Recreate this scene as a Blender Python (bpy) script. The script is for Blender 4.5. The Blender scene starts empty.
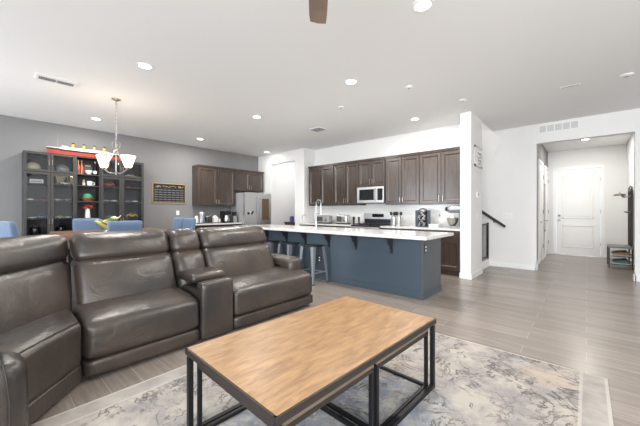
import bpy, bmesh, math, random
from mathutils import Vector, Matrix
S = bpy.context.scene
C = S.collection
PI = math.pi
rnd = random.Random(7)

# ---------------------------------------------------------------- camera, sky, lights, exposure
H = 3.12
cam_d = bpy.data.cameras.new('camera'); cam = bpy.data.objects.new('camera', cam_d); C.objects.link(cam)
cam_d.sensor_width = 36; cam_d.lens = 300 / 640 * 36; cam_d.shift_y = -2 / 640
cam_d.clip_start = .02
cam.location = (0, 0, 1.27); cam.rotation_euler = (PI / 2, 0, math.radians(41.6))
S.camera = cam
S.view_settings.view_transform = 'Standard'; S.view_settings.look = 'None'
S.view_settings.gamma = 1; S.view_settings.use_curve_mapping = False
S.view_settings.exposure = 0.1
W = bpy.data.worlds.new('world'); S.world = W; W.use_nodes = True
bg = W.node_tree.nodes['Background']; bg.inputs[0].default_value = (.75, .87, 1, 1); bg.inputs[1].default_value = 1.5

def area(name, loc, rot, sx, sy, power, col=(1, 1, 1), spread=PI):
    l = bpy.data.lights.new(name, 'AREA'); l.shape = 'RECTANGLE'; l.size = sx; l.size_y = sy
    l.energy = power; l.color = col; l.spread = spread
    o = bpy.data.objects.new(name, l); C.objects.link(o); o.location = loc; o.rotation_euler = rot
    return o
# daylight entering by the glazed openings behind and to the right of the camera
area('daylight_slider', (1.2, -2.93, 1.35), (PI / 2, 0, 0), 4.4, 2.3, 350, (.92, .96, 1))
area('daylight_right', (4.43, -.8, 1.6), (PI / 2, 0, PI / 2), 3.6, 1.9, 175, (1, .97, .92))
area('daylight_dining', (-6.2, -2.93, 1.55), (PI / 2, 0, 0), 2.6, 1.9, 150, (.9, .95, 1))

# ---------------------------------------------------------------- materials
def srgb(r, g, b):
    f = lambda c: (c / 255 / 12.92) if c / 255 <= .04045 else ((c / 255 + .055) / 1.055) ** 2.4
    return (f(r), f(g), f(b), 1)
def mat(name, col, rough=.5, metal=0, emit=0, trans=0, coat=0, spec=.5, bump=0, bscale=60, sheen=0):
    m = bpy.data.materials.new(name); m.use_nodes = True
    n = m.node_tree.nodes; L = m.node_tree.links; b = n['Principled BSDF']
    c = srgb(*col)
    b.inputs['Base Color'].default_value = c; b.inputs['Roughness'].default_value = rough
    b.inputs['Metallic'].default_value = metal; b.inputs['Specular IOR Level'].default_value = spec
    b.inputs['Transmission Weight'].default_value = trans; b.inputs['Coat Weight'].default_value = coat
    if emit: b.inputs['Emission Color'].default_value = c; b.inputs['Emission Strength'].default_value = emit
    if sheen: b.inputs['Sheen Weight'].default_value = sheen
    if bump:
        tc = n.new('ShaderNodeTexCoord'); t = n.new('ShaderNodeTexNoise'); t.inputs['Scale'].default_value = bscale
        t.inputs['Detail'].default_value = 4
        bp = n.new('ShaderNodeBump'); bp.inputs['Strength'].default_value = bump; bp.inputs['Distance'].default_value = .01
        L.new(tc.outputs['Object'], t.inputs['Vector']); L.new(t.outputs['Fac'], bp.inputs['Height']); L.new(bp.outputs['Normal'], b.inputs['Normal'])
    return m
def node(m, t, **kw):
    x = m.node_tree.nodes.new(t)
    for k, v in kw.items():
        if k in x.inputs: x.inputs[k].default_value = v
        else: setattr(x, k, v)
    return x
def ramp(m, stops, interp='LINEAR'):
    r = m.node_tree.nodes.new('ShaderNodeValToRGB'); e = r.color_ramp.elements; r.color_ramp.interpolation = interp
    while len(e) < len(stops): e.new(.5)
    for i, (p, c) in enumerate(stops): e[i].position = p; e[i].color = c if len(c) == 4 else srgb(*c)
    return r
def wood(name, a, b, scale=(1, 12, 12), rough=.4, coat=0, nscale=2.2, bump=.05, spec=.5):
    m = mat(name, a, rough, coat=coat, spec=spec); L = m.node_tree.links; bs = m.node_tree.nodes['Principled BSDF']
    tc = node(m, 'ShaderNodeTexCoord'); mp = node(m, 'ShaderNodeMapping'); mp.inputs['Scale'].default_value = scale
    t = node(m, 'ShaderNodeTexNoise', Scale=nscale, Detail=8., Roughness=.65, Distortion=.6)
    r = ramp(m, [(.3, a), (.7, b)])
    L.new(tc.outputs['Object'], mp.inputs[0]); L.new(mp.outputs[0], t.inputs['Vector']); L.new(t.outputs['Fac'], r.inputs[0]); L.new(r.outputs[0], bs.inputs['Base Color'])
    bp = node(m, 'ShaderNodeBump', Strength=bump, Distance=.005); L.new(t.outputs['Fac'], bp.inputs['Height']); L.new(bp.outputs[0], bs.inputs['Normal'])
    return m
def glass(name, tint=(255, 255, 255), refl=.12, rough=.02):
    m = bpy.data.materials.new(name); m.use_nodes = True; nt = m.node_tree
    for x in list(nt.nodes):
        if x.type == 'BSDF_PRINCIPLED': nt.nodes.remove(x)
    out = [x for x in nt.nodes if x.type == 'OUTPUT_MATERIAL'][0]
    tr = nt.nodes.new('ShaderNodeBsdfTransparent'); tr.inputs[0].default_value = srgb(*tint)
    gl = nt.nodes.new('ShaderNodeBsdfGlossy'); gl.inputs['Roughness'].default_value = rough
    fr = nt.nodes.new('ShaderNodeFresnel'); fr.inputs[0].default_value = 1.5
    ad = nt.nodes.new('ShaderNodeMath'); ad.operation = 'ADD'; ad.inputs[1].default_value = refl; ad.use_clamp = True
    mx = nt.nodes.new('ShaderNodeMixShader')
    nt.links.new(fr.outputs[0], ad.inputs[0]); nt.links.new(ad.outputs[0], mx.inputs[0]); nt.links.new(tr.outputs[0], mx.inputs[1]); nt.links.new(gl.outputs[0], mx.inputs[2]); nt.links.new(mx.outputs[0], out.inputs[0])
    return m

M = {}
M['white_wall'] = mat('white_wall', (234, 234, 233), .85, bump=.03, bscale=90)
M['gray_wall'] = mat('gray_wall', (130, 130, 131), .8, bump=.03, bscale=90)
M['ceiling'] = mat('ceiling_paint', (236, 236, 236), .9, bump=.03, bscale=80)
M['trim'] = mat('trim_white', (240, 240, 239), .4)
M['door'] = mat('door_white', (238, 238, 236), .35)
M['black_metal'] = mat('black_metal', (32, 32, 34), .42, .5)
M['iron'] = mat('iron', (60, 55, 52), .45, .5)
M['steel'] = mat('steel', (212, 212, 212), .33, 1)
M['fridgewin'] = mat('taupe_panel', (104, 88, 74), .2)
M['pale'] = mat('pale_gray', (205, 205, 206), .6)
M['chrome'] = mat('chrome', (176, 176, 180), .2, 1)
M['nickel'] = mat('nickel', (172, 168, 162), .28, 1)
M['dark_steel'] = mat('dark_steel', (60, 62, 66), .3, .8)
M['black'] = mat('black_plastic', (22, 22, 24), .35)
M['black_glass'] = mat('black_glass', (16, 17, 19), .06, coat=.5)
M['white'] = mat('white_ceramic', (236, 235, 232), .25)
M['white_plastic'] = mat('white_plastic', (240, 240, 240), .4)
M['quartz'] = mat('quartz', (228, 227, 224), .1)
M['granite'] = mat('dark_granite', (62, 55, 52), .2, bump=.02)
M['island'] = mat('island_paint', (68, 82, 94), .4)
M['island_end_lit'] = mat('island_paint_end_lit', (84, 90, 95), .42)  # island paint greyed and lightened: the light on the end panel put into colour
M['corbel'] = mat('corbel_iron', (44, 47, 54), .4, .2)
M['cab'] = wood('cabinet_wood', (52, 43, 38), (74, 61, 53), (14, 14, 1.2), .27, spec=.8)
M['cab_in'] = wood('cabinet_panel_wood', (66, 54, 48), (90, 75, 66), (14, 14, 1.2), .33, coat=.2)
M['bookwood'] = wood('bookcase_wood', (48, 48, 49), (62, 60, 60), (10, 10, 1), .4)
M['book_back'] = mat('bookcase_back', (60, 60, 65), .5)
M['tablewood'] = wood('table_oak', (128, 94, 60), (180, 142, 98), (9, 1.7, 9), .36, nscale=3.2)
M['tabledge'] = wood('table_edge', (92, 80, 70), (116, 100, 86), (1, 1, 4), .45)
M['dinewood'] = wood('dining_wood', (104, 78, 62), (140, 108, 88), (6, 1, 6), .35)
M['fanwood'] = wood('fan_wood', (118, 102, 88), (140, 122, 106), (2, 2, 2), .45)
M['bluefab'] = mat('blue_upholstery', (84, 108, 138), .6, bump=.1, bscale=300, sheen=.3)
M['darkleg'] = mat('dark_leg', (40, 34, 32), .45)
M['frost'] = mat('frosted_glass', (255, 240, 218), .4, emit=2.2)
M['bulb'] = mat('downlight_lens', (255, 250, 244), .4, emit=9)
M['red'] = mat('red_paint', (176, 52, 38), .35, coat=.3)
M['hullred'] = mat('hull_red', (188, 70, 52), .5)
M['cream'] = mat('cream_paint', (214, 198, 160), .45)
M['yellow'] = mat('yellow_paint', (222, 178, 60), .35, coat=.3)
M['orange'] = mat('orange_paint', (200, 110, 52), .4, coat=.3)
M['bluep'] = mat('blue_paint', (60, 96, 150), .35, coat=.3)
M['silverp'] = mat('silver_paint', (158, 160, 164), .3, .7)
M['green'] = mat('green_paint', (48, 134, 92), .45)
M['brownp'] = mat('brown_paint', (120, 78, 56), .5)
M['copper'] = mat('copper', (190, 116, 84), .3, .8)
M['grayp'] = mat('gray_paint', (150, 150, 152), .5)
M['darkgray'] = mat('dark_gray', (70, 70, 74), .5)
M['purple'] = mat('purple_tin', (74, 66, 130), .35)
M['rubber'] = mat('tyre', (24, 24, 24), .7)
M['cabglass'] = glass('cabinet_glass', (248, 250, 252), 0)
M['pane'] = glass('window_glass', (255, 255, 255), .02)
M['mirror'] = mat('dark_mirror', (70, 72, 76), .12, 1)
M['gold'] = mat('gold_frame', (190, 160, 112), .4, .3)
M['carpet'] = mat('stair_carpet', (196, 190, 182), .95, bump=.3, bscale=200)
M['shoe_dark'] = mat('shoe_dark', (46, 46, 52), .6)
M['shoe_tan'] = mat('shoe_tan', (156, 128, 104), .6)
M['shoe_white'] = mat('shoe_white', (214, 212, 208), .55)
M['shoe_green'] = mat('shoe_teal', (92, 128, 122), .6)
M['leafglass'] = None

# leather
def leather(name, a, b, rough=.38):
    m = mat(name, a, rough, spec=.65); L = m.node_tree.links; bs = m.node_tree.nodes['Principled BSDF']
    tc = node(m, 'ShaderNodeTexCoord')
    n1 = node(m, 'ShaderNodeTexNoise', Scale=2.6, Detail=5., Roughness=.6)
    r = ramp(m, [(.35, a), (.68, b)])
    L.new(tc.outputs['Object'], n1.inputs['Vector']); L.new(n1.outputs['Fac'], r.inputs[0]); L.new(r.outputs[0], bs.inputs['Base Color'])
    n2 = node(m, 'ShaderNodeTexNoise', Scale=7., Detail=5., Roughness=.55, Distortion=1.6)
    n3 = node(m, 'ShaderNodeTexVoronoi', Scale=260.)
    L.new(tc.outputs['Object'], n2.inputs['Vector']); L.new(tc.outputs['Object'], n3.inputs['Vector'])
    b1 = node(m, 'ShaderNodeBump', Strength=.22, Distance=.03); b2 = node(m, 'ShaderNodeBump', Strength=.12, Distance=.002)
    L.new(n2.outputs['Fac'], b1.inputs['Height']); L.new(n3.outputs['Distance'], b2.inputs['Height']); L.new(b1.outputs[0], b2.inputs['Normal']); L.new(b2.outputs[0], bs.inputs['Normal'])
    return m
M['leather'] = leather('leather', (45, 42, 41), (70, 60, 53), .33)
M['piping'] = mat('leather_piping', (46, 42, 40), .5)

def floor_mat():
    m = mat('wood_look_tile', (150, 140, 130), .27, spec=.5); L = m.node_tree.links; bs = m.node_tree.nodes['Principled BSDF']
    tc = node(m, 'ShaderNodeTexCoord')
    br = node(m, 'ShaderNodeTexBrick', Scale=1.)
    br.offset = .37; br.offset_frequency = 2
    br.inputs['Brick Width'].default_value = 1.2; br.inputs['Row Height'].default_value = .2; br.inputs['Mortar Size'].default_value = .0035
    br.inputs['Mortar Smooth'].default_value = .2; br.inputs['Bias'].default_value = 0
    br.inputs['Color1'].default_value = srgb(140, 131, 123); br.inputs['Color2'].default_value = srgb(154, 145, 137); br.inputs['Mortar'].default_value = srgb(170, 163, 156)
    L.new(tc.outputs['Object'], br.inputs['Vector'])
    mp = node(m, 'ShaderNodeMapping'); mp.inputs['Scale'].default_value = (.9, 14, 1)
    n1 = node(m, 'ShaderNodeTexNoise', Scale=2.2, Detail=8., Roughness=.65, Distortion=.4)
    L.new(tc.outputs['Object'], mp.inputs[0]); L.new(mp.outputs[0], n1.inputs['Vector'])
    r = ramp(m, [(.3, (.74, .73, .72, 1)), (.72, (1.08, 1.06, 1.05, 1))]); L.new(n1.outputs['Fac'], r.inputs[0])
    mx = node(m, 'ShaderNodeMix', data_type='RGBA', blend_type='MULTIPLY'); mx.inputs[0].default_value = 1
    L.new(br.outputs['Color'], mx.inputs[6]); L.new(r.outputs[0], mx.inputs[7]); L.new(mx.outputs[2], bs.inputs['Base Color'])
    bp = node(m, 'ShaderNodeBump', Strength=.25, Distance=.003, invert=True); L.new(br.outputs['Fac'], bp.inputs['Height']); L.new(bp.outputs[0], bs.inputs['Normal'])
    return m
M['floor'] = floor_mat()

def rug_mat():
    # object space: rug centre at origin, x across, y along
    m = mat('distressed_rug', (200, 196, 190), .95, spec=.1); L = m.node_tree.links; bs = m.node_tree.nodes['Principled BSDF']
    tc = node(m, 'ShaderNodeTexCoord'); sp = node(m, 'ShaderNodeSeparateXYZ'); L.new(tc.outputs['Object'], sp.inputs[0])
    def math_(op, a, b=None, c=None):
        x = node(m, 'ShaderNodeMath'); x.operation = op
        for i, v in enumerate((a, b, c)):
            if v is None: continue
            if isinstance(v, (int, float)): x.inputs[i].default_value = v
            else: L.new(v, x.inputs[i])
        return x.outputs[0]
    def mix(f, a, b):
        x = node(m, 'ShaderNodeMix', data_type='RGBA')
        if isinstance(f, (int, float)): x.inputs[0].default_value = f
        else: L.new(f, x.inputs[0])
        for i, v in ((6, a), (7, b)):
            if isinstance(v, tuple): x.inputs[i].default_value = srgb(*v)
            else: L.new(v, x.inputs[i])
        return x.outputs[2]
    def noise(s, d=6., r=.6, dist=0.):
        x = node(m, 'ShaderNodeTexNoise', Scale=s, Detail=d, Roughness=r, Distortion=dist); L.new(tc.outputs['Object'], x.inputs['Vector']); return x.outputs['Fac']
    def step(v, lo, hi):
        x = node(m, 'ShaderNodeMapRange'); x.inputs[1].default_value = lo; x.inputs[2].default_value = hi; x.clamp = True; L.new(v, x.inputs[0]); return x.outputs[0]
    X, Y = sp.outputs[0], sp.outputs[1]
    base = mix(step(noise(4.2, 6., .65), .4, .6), (178, 171, 163), (148, 144, 142))
    base = mix(step(noise(1.5, 4., .5, .5), .52, .66), base, (178, 163, 149))
    # blue grey field in the middle medallion
    rr = math_('SQRT', math_('ADD', math_('POWER', math_('DIVIDE', X, .95), 2.), math_('POWER', math_('DIVIDE', math_('ADD', Y, -.1), 1.15), 2.)))
    rr2 = math_('ADD', rr, math_('MULTIPLY', math_('SUBTRACT', noise(5., 6., .7), .5), .9))
    med = math_('SUBTRACT', 1., step(rr2, .5, .8))
    field = mix(step(noise(7., 6., .7), .42, .6), (124, 136, 150), (186, 184, 181))
    base = mix(math_('MULTIPLY', med, .75), base, field)
    # floral dark veins: broken ridges of distorted noise
    v1 = math_('ABSOLUTE', math_('SUBTRACT', noise(3.6, 7., .62, 1.4), .5))
    vein = math_('SUBTRACT', 1., step(v1, .006, .028))
    brk = step(noise(3.5, 4., .6), .42, .54)
    vo = node(m, 'ShaderNodeTexVoronoi', Scale=12., feature='DISTANCE_TO_EDGE'); 
    wv = node(m, 'ShaderNodeTexNoise', Scale=4., Detail=5.); L.new(tc.outputs['Object'], wv.inputs['Vector'])
    va = node(m, 'ShaderNodeVectorMath'); va.operation = 'MULTIPLY_ADD'; va.inputs[1].default_value = (.35, .35, .35); L.new(wv.outputs['Color'], va.inputs[0]); L.new(tc.outputs['Object'], va.inputs[2]); L.new(va.outputs[0], vo.inputs['Vector'])
    lace = math_('MULTIPLY', math_('SUBTRACT', 1., step(vo.outputs['Distance'], .02, .07)), step(noise(4.5, 5., .7), .5, .62))
    ink = math_('MAXIMUM', math_('MULTIPLY', vein, brk), math_('MULTIPLY', lace, .75))
    blot = math_('MULTIPLY', step(noise(9., 8., .75, .8), .52, .64), step(noise(1.7, 3., .5), .42, .56))
    ink = math_('MAXIMUM', ink, math_('MULTIPLY', blot, .8))
    col = mix(math_('MULTIPLY', ink, .85), base, (80, 77, 78))
    # plain border band with a pale line
    ax = math_('SUBTRACT', 1.285, math_('ABSOLUTE', X)); ay = math_('SUBTRACT', 1.82, math_('ABSOLUTE', Y))
    e = math_('MINIMUM', ax, ay)
    bnd = math_('SUBTRACT', 1., step(ax, .145, .15))
    bcol = mix(step(noise(5., 4.), .35, .65), (174, 168, 162), (150, 145, 141))
    col = mix(bnd, col, bcol)
    line = math_('SUBTRACT', 1., step(math_('ABSOLUTE', math_('SUBTRACT', ax, .15)), .006, .012))
    col = mix(math_('MULTIPLY', line, .6), col, (192, 187, 181))
    edge = math_('SUBTRACT', 1., step(e, .016, .022)); col = mix(math_('MULTIPLY', edge, .8), col, (190, 185, 178))
    L.new(col, bs.inputs['Base Color'])
    bp = node(m, 'ShaderNodeBump', Strength=.3, Distance=.004); L.new(noise(260., 2.), bp.inputs['Height']); L.new(bp.outputs[0], bs.inputs['Normal'])
    return m
M['rug'] = rug_mat()

def quartz():
    m = M['quartz']; L = m.node_tree.links; bs = m.node_tree.nodes['Principled BSDF']
    tc = node(m, 'ShaderNodeTexCoord'); n = node(m, 'ShaderNodeTexNoise', Scale=9., Detail=8., Roughness=.7, Distortion=1.)
    r = ramp(m, [(.35, (206, 205, 203)), (.6, (232, 231, 229))]); L.new(tc.outputs['Object'], n.inputs['Vector']); L.new(n.outputs['Fac'], r.inputs[0]); L.new(r.outputs[0], bs.inputs['Base Color'])
quartz()
def leafglass():
    m = mat('art_glass', (200, 190, 90), .15, coat=.5); L = m.node_tree.links; bs = m.node_tree.nodes['Principled BSDF']
    tc = node(m, 'ShaderNodeTexCoord'); w = node(m, 'ShaderNodeTexWave', Scale=1.7, Distortion=3.5, Detail=2.)
    w.bands_direction = 'DIAGONAL'
    r = ramp(m, [(0, (96, 140, 92)), (.3, (150, 176, 120)), (.5, (232, 214, 120)), (.7, (226, 190, 70)), (.88, (236, 228, 190)), (1, (120, 110, 80))])
    L.new(tc.outputs['Object'], w.inputs['Vector']); L.new(w.outputs['Fac'], r.inputs[0]); L.new(r.outputs[0], bs.inputs['Base Color'])
    return m
M['leafglass'] = leafglass()
def tile():
    m = mat('backsplash_tile', (236, 236, 234), .15); L = m.node_tree.links; bs = m.node_tree.nodes['Principled BSDF']
    tc = node(m, 'ShaderNodeTexCoord'); mp = node(m, 'ShaderNodeMapping'); mp.inputs['Rotation'].default_value = (PI / 2, 0, 0)
    br = node(m, 'ShaderNodeTexBrick', Scale=1.); br.inputs['Brick Width'].default_value = .15; br.inputs['Row Height'].default_value = .075; br.inputs['Mortar Size'].default_value = .002
    br.inputs['Color1'].default_value = srgb(238, 238, 236); br.inputs['Color2'].default_value = srgb(232, 232, 231); br.inputs['Mortar'].default_value = srgb(214, 214, 212)
    L.new(tc.outputs['Object'], mp.inputs[0]); L.new(mp.outputs[0], br.inputs['Vector']); L.new(br.outputs['Color'], bs.inputs['Base Color'])
    return m
M['tile'] = tile()

# ---------------------------------------------------------------- mesh helpers
class MB:
    def __init__(s): s.bm = bmesh.new()
    def _add(s, verts, faces):
        vs = [s.bm.verts.new(v) for v in verts]
        for f in faces:
            try: s.bm.faces.new([vs[i] for i in f])
            except ValueError: pass
        return vs
    def box(s, lo, hi, bev=0, seg=2):
        x0, y0, z0 = lo; x1, y1, z1 = hi
        vs = s._add([(x0, y0, z0), (x1, y0, z0), (x1, y1, z0), (x0, y1, z0), (x0, y0, z1), (x1, y0, z1), (x1, y1, z1), (x0, y1, z1)],
               [(0, 3, 2, 1), (4, 5, 6, 7), (0, 1, 5, 4), (1, 2, 6, 5), (2, 3, 7, 6), (3, 0, 4, 7)])
        if bev:
            es = {e for v in vs for e in v.link_edges}
            bmesh.ops.bevel(s.bm, geom=list(es), offset=bev, segments=seg, affect='EDGES', profile=.6)
        return s
    def bar(s, p0, p1, w, d, up=(0, 0, 1)):
        p0 = Vector(p0); p1 = Vector(p1); a = (p1 - p0).normalized(); u = Vector(up)
        if abs(a.dot(u)) > .98: u = Vector((1, 0, 0))
        r = a.cross(u).normalized(); t = r.cross(a).normalized()
        v = []
        for p in (p0, p1):
            for i, j in ((-1, -1), (1, -1), (1, 1), (-1, 1)): v.append(p + r * (i * w / 2) + t * (j * d / 2))
        s._add(v, [(3, 2, 1, 0), (4, 5, 6, 7), (0, 1, 5, 4), (1, 2, 6, 5), (2, 3, 7, 6), (3, 0, 4, 7)]); return s
    def cyl(s, p0, p1, r0, r1=None, n=20, cap=True):
        r1 = r0 if r1 is None else r1
        p0 = Vector(p0); p1 = Vector(p1); a = (p1 - p0).normalized(); u = Vector((0, 0, 1)) if abs(a.z) < .9 else Vector((1, 0, 0))
        x = a.cross(u).normalized(); y = a.cross(x)
        v = [p0 + (x * math.cos(2 * PI * i / n) + y * math.sin(2 * PI * i / n)) * r0 for i in range(n)] + [p1 + (x * math.cos(2 * PI * i / n) + y * math.sin(2 * PI * i / n)) * r1 for i in range(n)]
        f = [(i, (i + 1) % n, n + (i + 1) % n, n + i) for i in range(n)]
        if cap: f += [tuple(range(n - 1, -1, -1)), tuple(range(n, 2 * n))]
        s._add(v, f); return s
    def lathe(s, prof, o=(0, 0, 0), n=24, ax='z', sx=1, sy=1):
        k = len(prof); v = []
        for r, z in prof:
            for i in range(n):
                c, q = math.cos(2 * PI * i / n) * r * sx, math.sin(2 * PI * i / n) * r * sy
                p = (c, q, z) if ax == 'z' else ((z, c, q) if ax == 'x' else (c, z, q))
                v.append((p[0] + o[0], p[1] + o[1], p[2] + o[2]))
        f = []
        for j in range(k - 1):
            for i in range(n): f.append((j * n + i, j * n + (i + 1) % n, (j + 1) * n + (i + 1) % n, (j + 1) * n + i))
        if prof[0][0] < .01: f.append(tuple(range(n - 1, -1, -1)))
        if prof[-1][0] < .01: f.append(tuple(range((k - 1) * n, k * n)))
        s._add(v, f); return s
    def prism(s, poly, a0, a1, ax='z', bev=0):
        # poly in the two other axes; ax z:(x,y) x:(y,z) y:(x,z)
        g = {'z': lambda p, a: (p[0], p[1], a), 'x': lambda p, a: (a, p[0], p[1]), 'y': lambda p, a: (p[0], a, p[1])}[ax]
        n = len(poly)
        vs = s._add([g(p, a0) for p in poly] + [g(p, a1) for p in poly], [(i, (i + 1) % n, n + (i + 1) % n, n + i) for i in range(n)] + [tuple(range(n - 1, -1, -1)), tuple(range(n, 2 * n))])
        if bev:
            es = {e for v in vs for e in v.link_edges}
            bmesh.ops.bevel(s.bm, geom=list(es), offset=bev, segments=2, affect='EDGES', profile=.6)
        return s
    def tube(s, pts, r, n=8, closed=False):
        pts = [Vector(p) for p in pts]; k = len(pts); v = []
        rr = r if isinstance(r, (list, tuple)) else [r] * k
        up = None
        for i, p in enumerate(pts):
            if closed: t = (pts[(i + 1) % k] - pts[i - 1]).normalized()
            else: t = (pts[min(i + 1, k - 1)] - pts[max(i - 1, 0)]).normalized()
            if up is None: up = Vector((0, 0, 1)) if abs(t.z) < .9 else Vector((1, 0, 0))
            x = t.cross(up).normalized(); y = x.cross(t).normalized(); up = y
            for j in range(n): a = 2 * PI * j / n; v.append(p + (x * math.cos(a) + y * math.sin(a)) * rr[i])
        f = []
        for i in range(k if closed else k - 1):
            for j in range(n): f.append((i * n + j, i * n + (j + 1) % n, ((i + 1) % k) * n + (j + 1) % n, ((i + 1) % k) * n + j))
        if not closed: f += [tuple(range(n - 1, -1, -1)), tuple(range((k - 1) * n, k * n))]
        s._add(v, f); return s
    def ball(s, c, r, sx=1, sy=1, sz=1, n=16):
        m = Matrix.Translation(c) @ Matrix.Diagonal((r * sx, r * sy, r * sz, 1))
        bmesh.ops.create_uvsphere(s.bm, u_segments=n, v_segments=n // 2 + 2, radius=1, matrix=m); return s
    def cushion(s, lo, hi, r, puff=(0, 0, 0), fn=None, n=16):
        lo = Vector(lo); hi = Vector(hi); c = (lo + hi) / 2; h = (hi - lo) / 2
        rr = [min(r, h[k] * .98) for k in range(3)]
        seen = {}
        def pt(p):
            key = tuple(round(q, 5) for q in p)
            if key in seen: return seen[key]
            q = Vector([p[k] * h[k] for k in range(3)])
            inn = Vector([max(-(h[k] - rr[k]), min(h[k] - rr[k], q[k])) for k in range(3)])
            d = q - inn
            e = Vector([d[k] / rr[k] for k in range(3)])
            if e.length > 1e-6:
                e.normalize(); q = inn + Vector([e[k] * rr[k] for k in range(3)])
            t = [q[k] / h[k] for k in range(3)]
            w = Vector((0, 0, 0))
            for k in range(3):
                a, b = [j for j in range(3) if j != k]
                w[k] = puff[k] * t[k] * max(0, 1 - t[a] ** 2) ** .6 * max(0, 1 - t[b] ** 2) ** .6
            q = c + q + w
            if fn: q = Vector(fn(q))
            v = s.bm.verts.new(q); seen[key] = v; return v
        g = [math.sin((i / n - .5) * PI) * .55 + (i / n - .5) * 2 * .45 for i in range(n + 1)]
        for k in range(3):
            a, b = [(1, 2), (2, 0), (0, 1)][k]
            for sg in (-1, 1):
                def P(i, j):
                    p = [0, 0, 0]; p[k] = sg; p[a] = g[i]; p[b] = g[j]; return pt(p)
                for i in range(n):
                    for j in range(n):
                        q = [P(i, j), P(i + 1, j), P(i + 1, j + 1), P(i, j + 1)]
                        if sg < 0: q.reverse()
                        try: s.bm.faces.new(q)
                        except ValueError: pass
        return s
    def xf(s, m): bmesh.ops.transform(s.bm, matrix=m, verts=s.bm.verts[:]); return s
    def build(s, name, mt, parent=None, world=True, smooth=False, off=None):
        bmesh.ops.recalc_face_normals(s.bm, faces=s.bm.faces[:])
        if off is not None: s.xf(Matrix.Translation(-Vector(off)))
        elif parent is not None and world:
            l = Vector(parent.location)
            if parent.parent: l = l + Vector(parent.parent.location)
            s.xf(Matrix.Translation(-l))
        me = bpy.data.meshes.new(name); s.bm.to_mesh(me); s.bm.free()
        o = bpy.data.objects.new(name, me); C.objects.link(o)
        me.materials.append(M[mt] if isinstance(mt, str) else mt)
        if smooth:
            for p in me.polygons: p.use_smooth = True
            if smooth != 'all':
                try: me.set_sharp_from_angle(angle=math.radians(40))
                except Exception: pass
        if parent is not None: o.parent = parent
        if off is not None: o.location = off
        return o
def tag(o, label, cat, group=None):
    o['label'] = label; o['category'] = cat
    if group: o['group'] = group
    return o
def thing(name, label, cat, loc=(0, 0, 0), rz=0, group=None):
    o = bpy.data.objects.new(name, None); C.objects.link(o); o.location = loc; o.rotation_euler = (0, 0, rz); o.empty_display_size = .1
    return tag(o, label, cat, group)
def solo(mb, name, mt, loc, label, cat, group=None, smooth=True):
    return tag(mb.build(name, mt, None, smooth=smooth, off=loc), label, cat, group)
def struct(name, mb, mt):
    o = mb.build(name, mt); o['kind'] = 'structure'; return o
def dup(root, loc=None, rz=None, label=None, group=None):
    r = root.copy(); C.objects.link(r)
    if loc is not None: r.location = loc
    if rz is not None: r.rotation_euler = (0, 0, rz)
    if label: r['label'] = label
    if group: r['group'] = group
    for ch in root.children:
        c = ch.copy(); C.objects.link(c); c.parent = r
        for g in ch.children:
            d = g.copy(); C.objects.link(d); d.parent = c
    return r
def recolor(root, part, m):
    for ch in root.children:
        if ch.name.split('.')[0] == part:
            ch.data = ch.data.copy(); ch.data.materials[0] = M[m]
def B(lo, hi, bev=0): return MB().box(lo, hi, bev)

# ---------------------------------------------------------------- setting
struct('floor', B((-8.6, -3.2, -.1), (4.7, 11.6, 0)), 'floor')
GX = -8.4; KY = 6.72; RY = 7.86
# ceiling with the stairwell opening
c = MB(); T = .2
c.box((-8.6, -3.2, H), (4.7, 6.8, H + T)); c.box((-1.62, 6.8, H), (4.7, 8.02, H + T)); c.box((-8.6, 8.02, H), (-1.62, 9, H + T))
struct('ceiling', c, 'ceiling')
struct('ceiling_hall', B((-1.1, 8.0, 3.04), (1.2, 11.5, 3.11)), 'ceiling')
struct('wall_left', B((GX - .2, -3.2, 0), (GX, 6.28, H)), 'gray_wall')
# pantry wall with its opening, the niche behind it
w = MB(); PY = 6.28; pw = .13
w.box((GX - .2, PY, 0), (-7.72, PY + pw, H)); w.box((-6.59, PY, 0), (-6.2, PY + pw, H)); w.box((-7.72, PY, 2.8), (-6.59, PY + pw, H)); w.box((-6.33, PY + pw, 0), (-6.2, KY + .1, H))
struct('wall_pantry', w, 'white_wall')
w = MB(); w.box((-7.86, PY + pw, 0), (-7.74, 7.6, H)); w.box((-7.74, 7.45, 0), (-6.2, 7.6, H)); w.box((-6.33, KY + .1, 0), (-6.2, 7.45, H))
struct('wall_niche', w, 'white_wall')
struct('wall_kitchen', B((-6.2, KY, 0), (-1.6, 6.8, H)), 'white_wall')
struct('wall_kitchen_end', B((-1.79, 6.02, 0), (-1.6, KY, H)), 'white_wall')
# entry wall with the hall opening
w = MB(); w.box((-7.0, RY, 0), (-.8, RY + .16, 5.2)); w.box((-.8, RY, 2.71), (.66, RY + .16, H)); w.box((.66, RY, 0), (4.7, RY + .16, H))
struct('wall_entry', w, 'white_wall')
struct('wall_stair_near', B((-6.2, 6.7, H + T), (-1.62, 6.8, 5.2)), 'white_wall')
struct('wall_stair_right', B((-1.62, 6.7, H + T), (-1.5, 8.02, 5.2)), 'white_wall')
struct('wall_stair_left', B((-6.2, 6.8, 0), (-6.1, RY, 5.2)), 'white_wall')
struct('ceiling_stairwell', B((-6.2, 6.7, 5.2), (-1.5, 8.02, 5.3)), 'ceiling')
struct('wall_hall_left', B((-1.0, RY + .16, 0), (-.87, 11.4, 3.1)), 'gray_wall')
struct('wall_hall_right', B((.8, RY + .16, 0), (.95, 11.4, 3.1)), 'white_wall')
w = MB(); w.box((-1.0, 11.32, 0), (-.68, 11.5, 3.1)); w.box((.31, 11.32, 0), (.95, 11.5, 3.1)); w.box((-.68, 11.32, 2.48), (.31, 11.5, 3.1))
struct('wall_front', w, 'white_wall')
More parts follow.
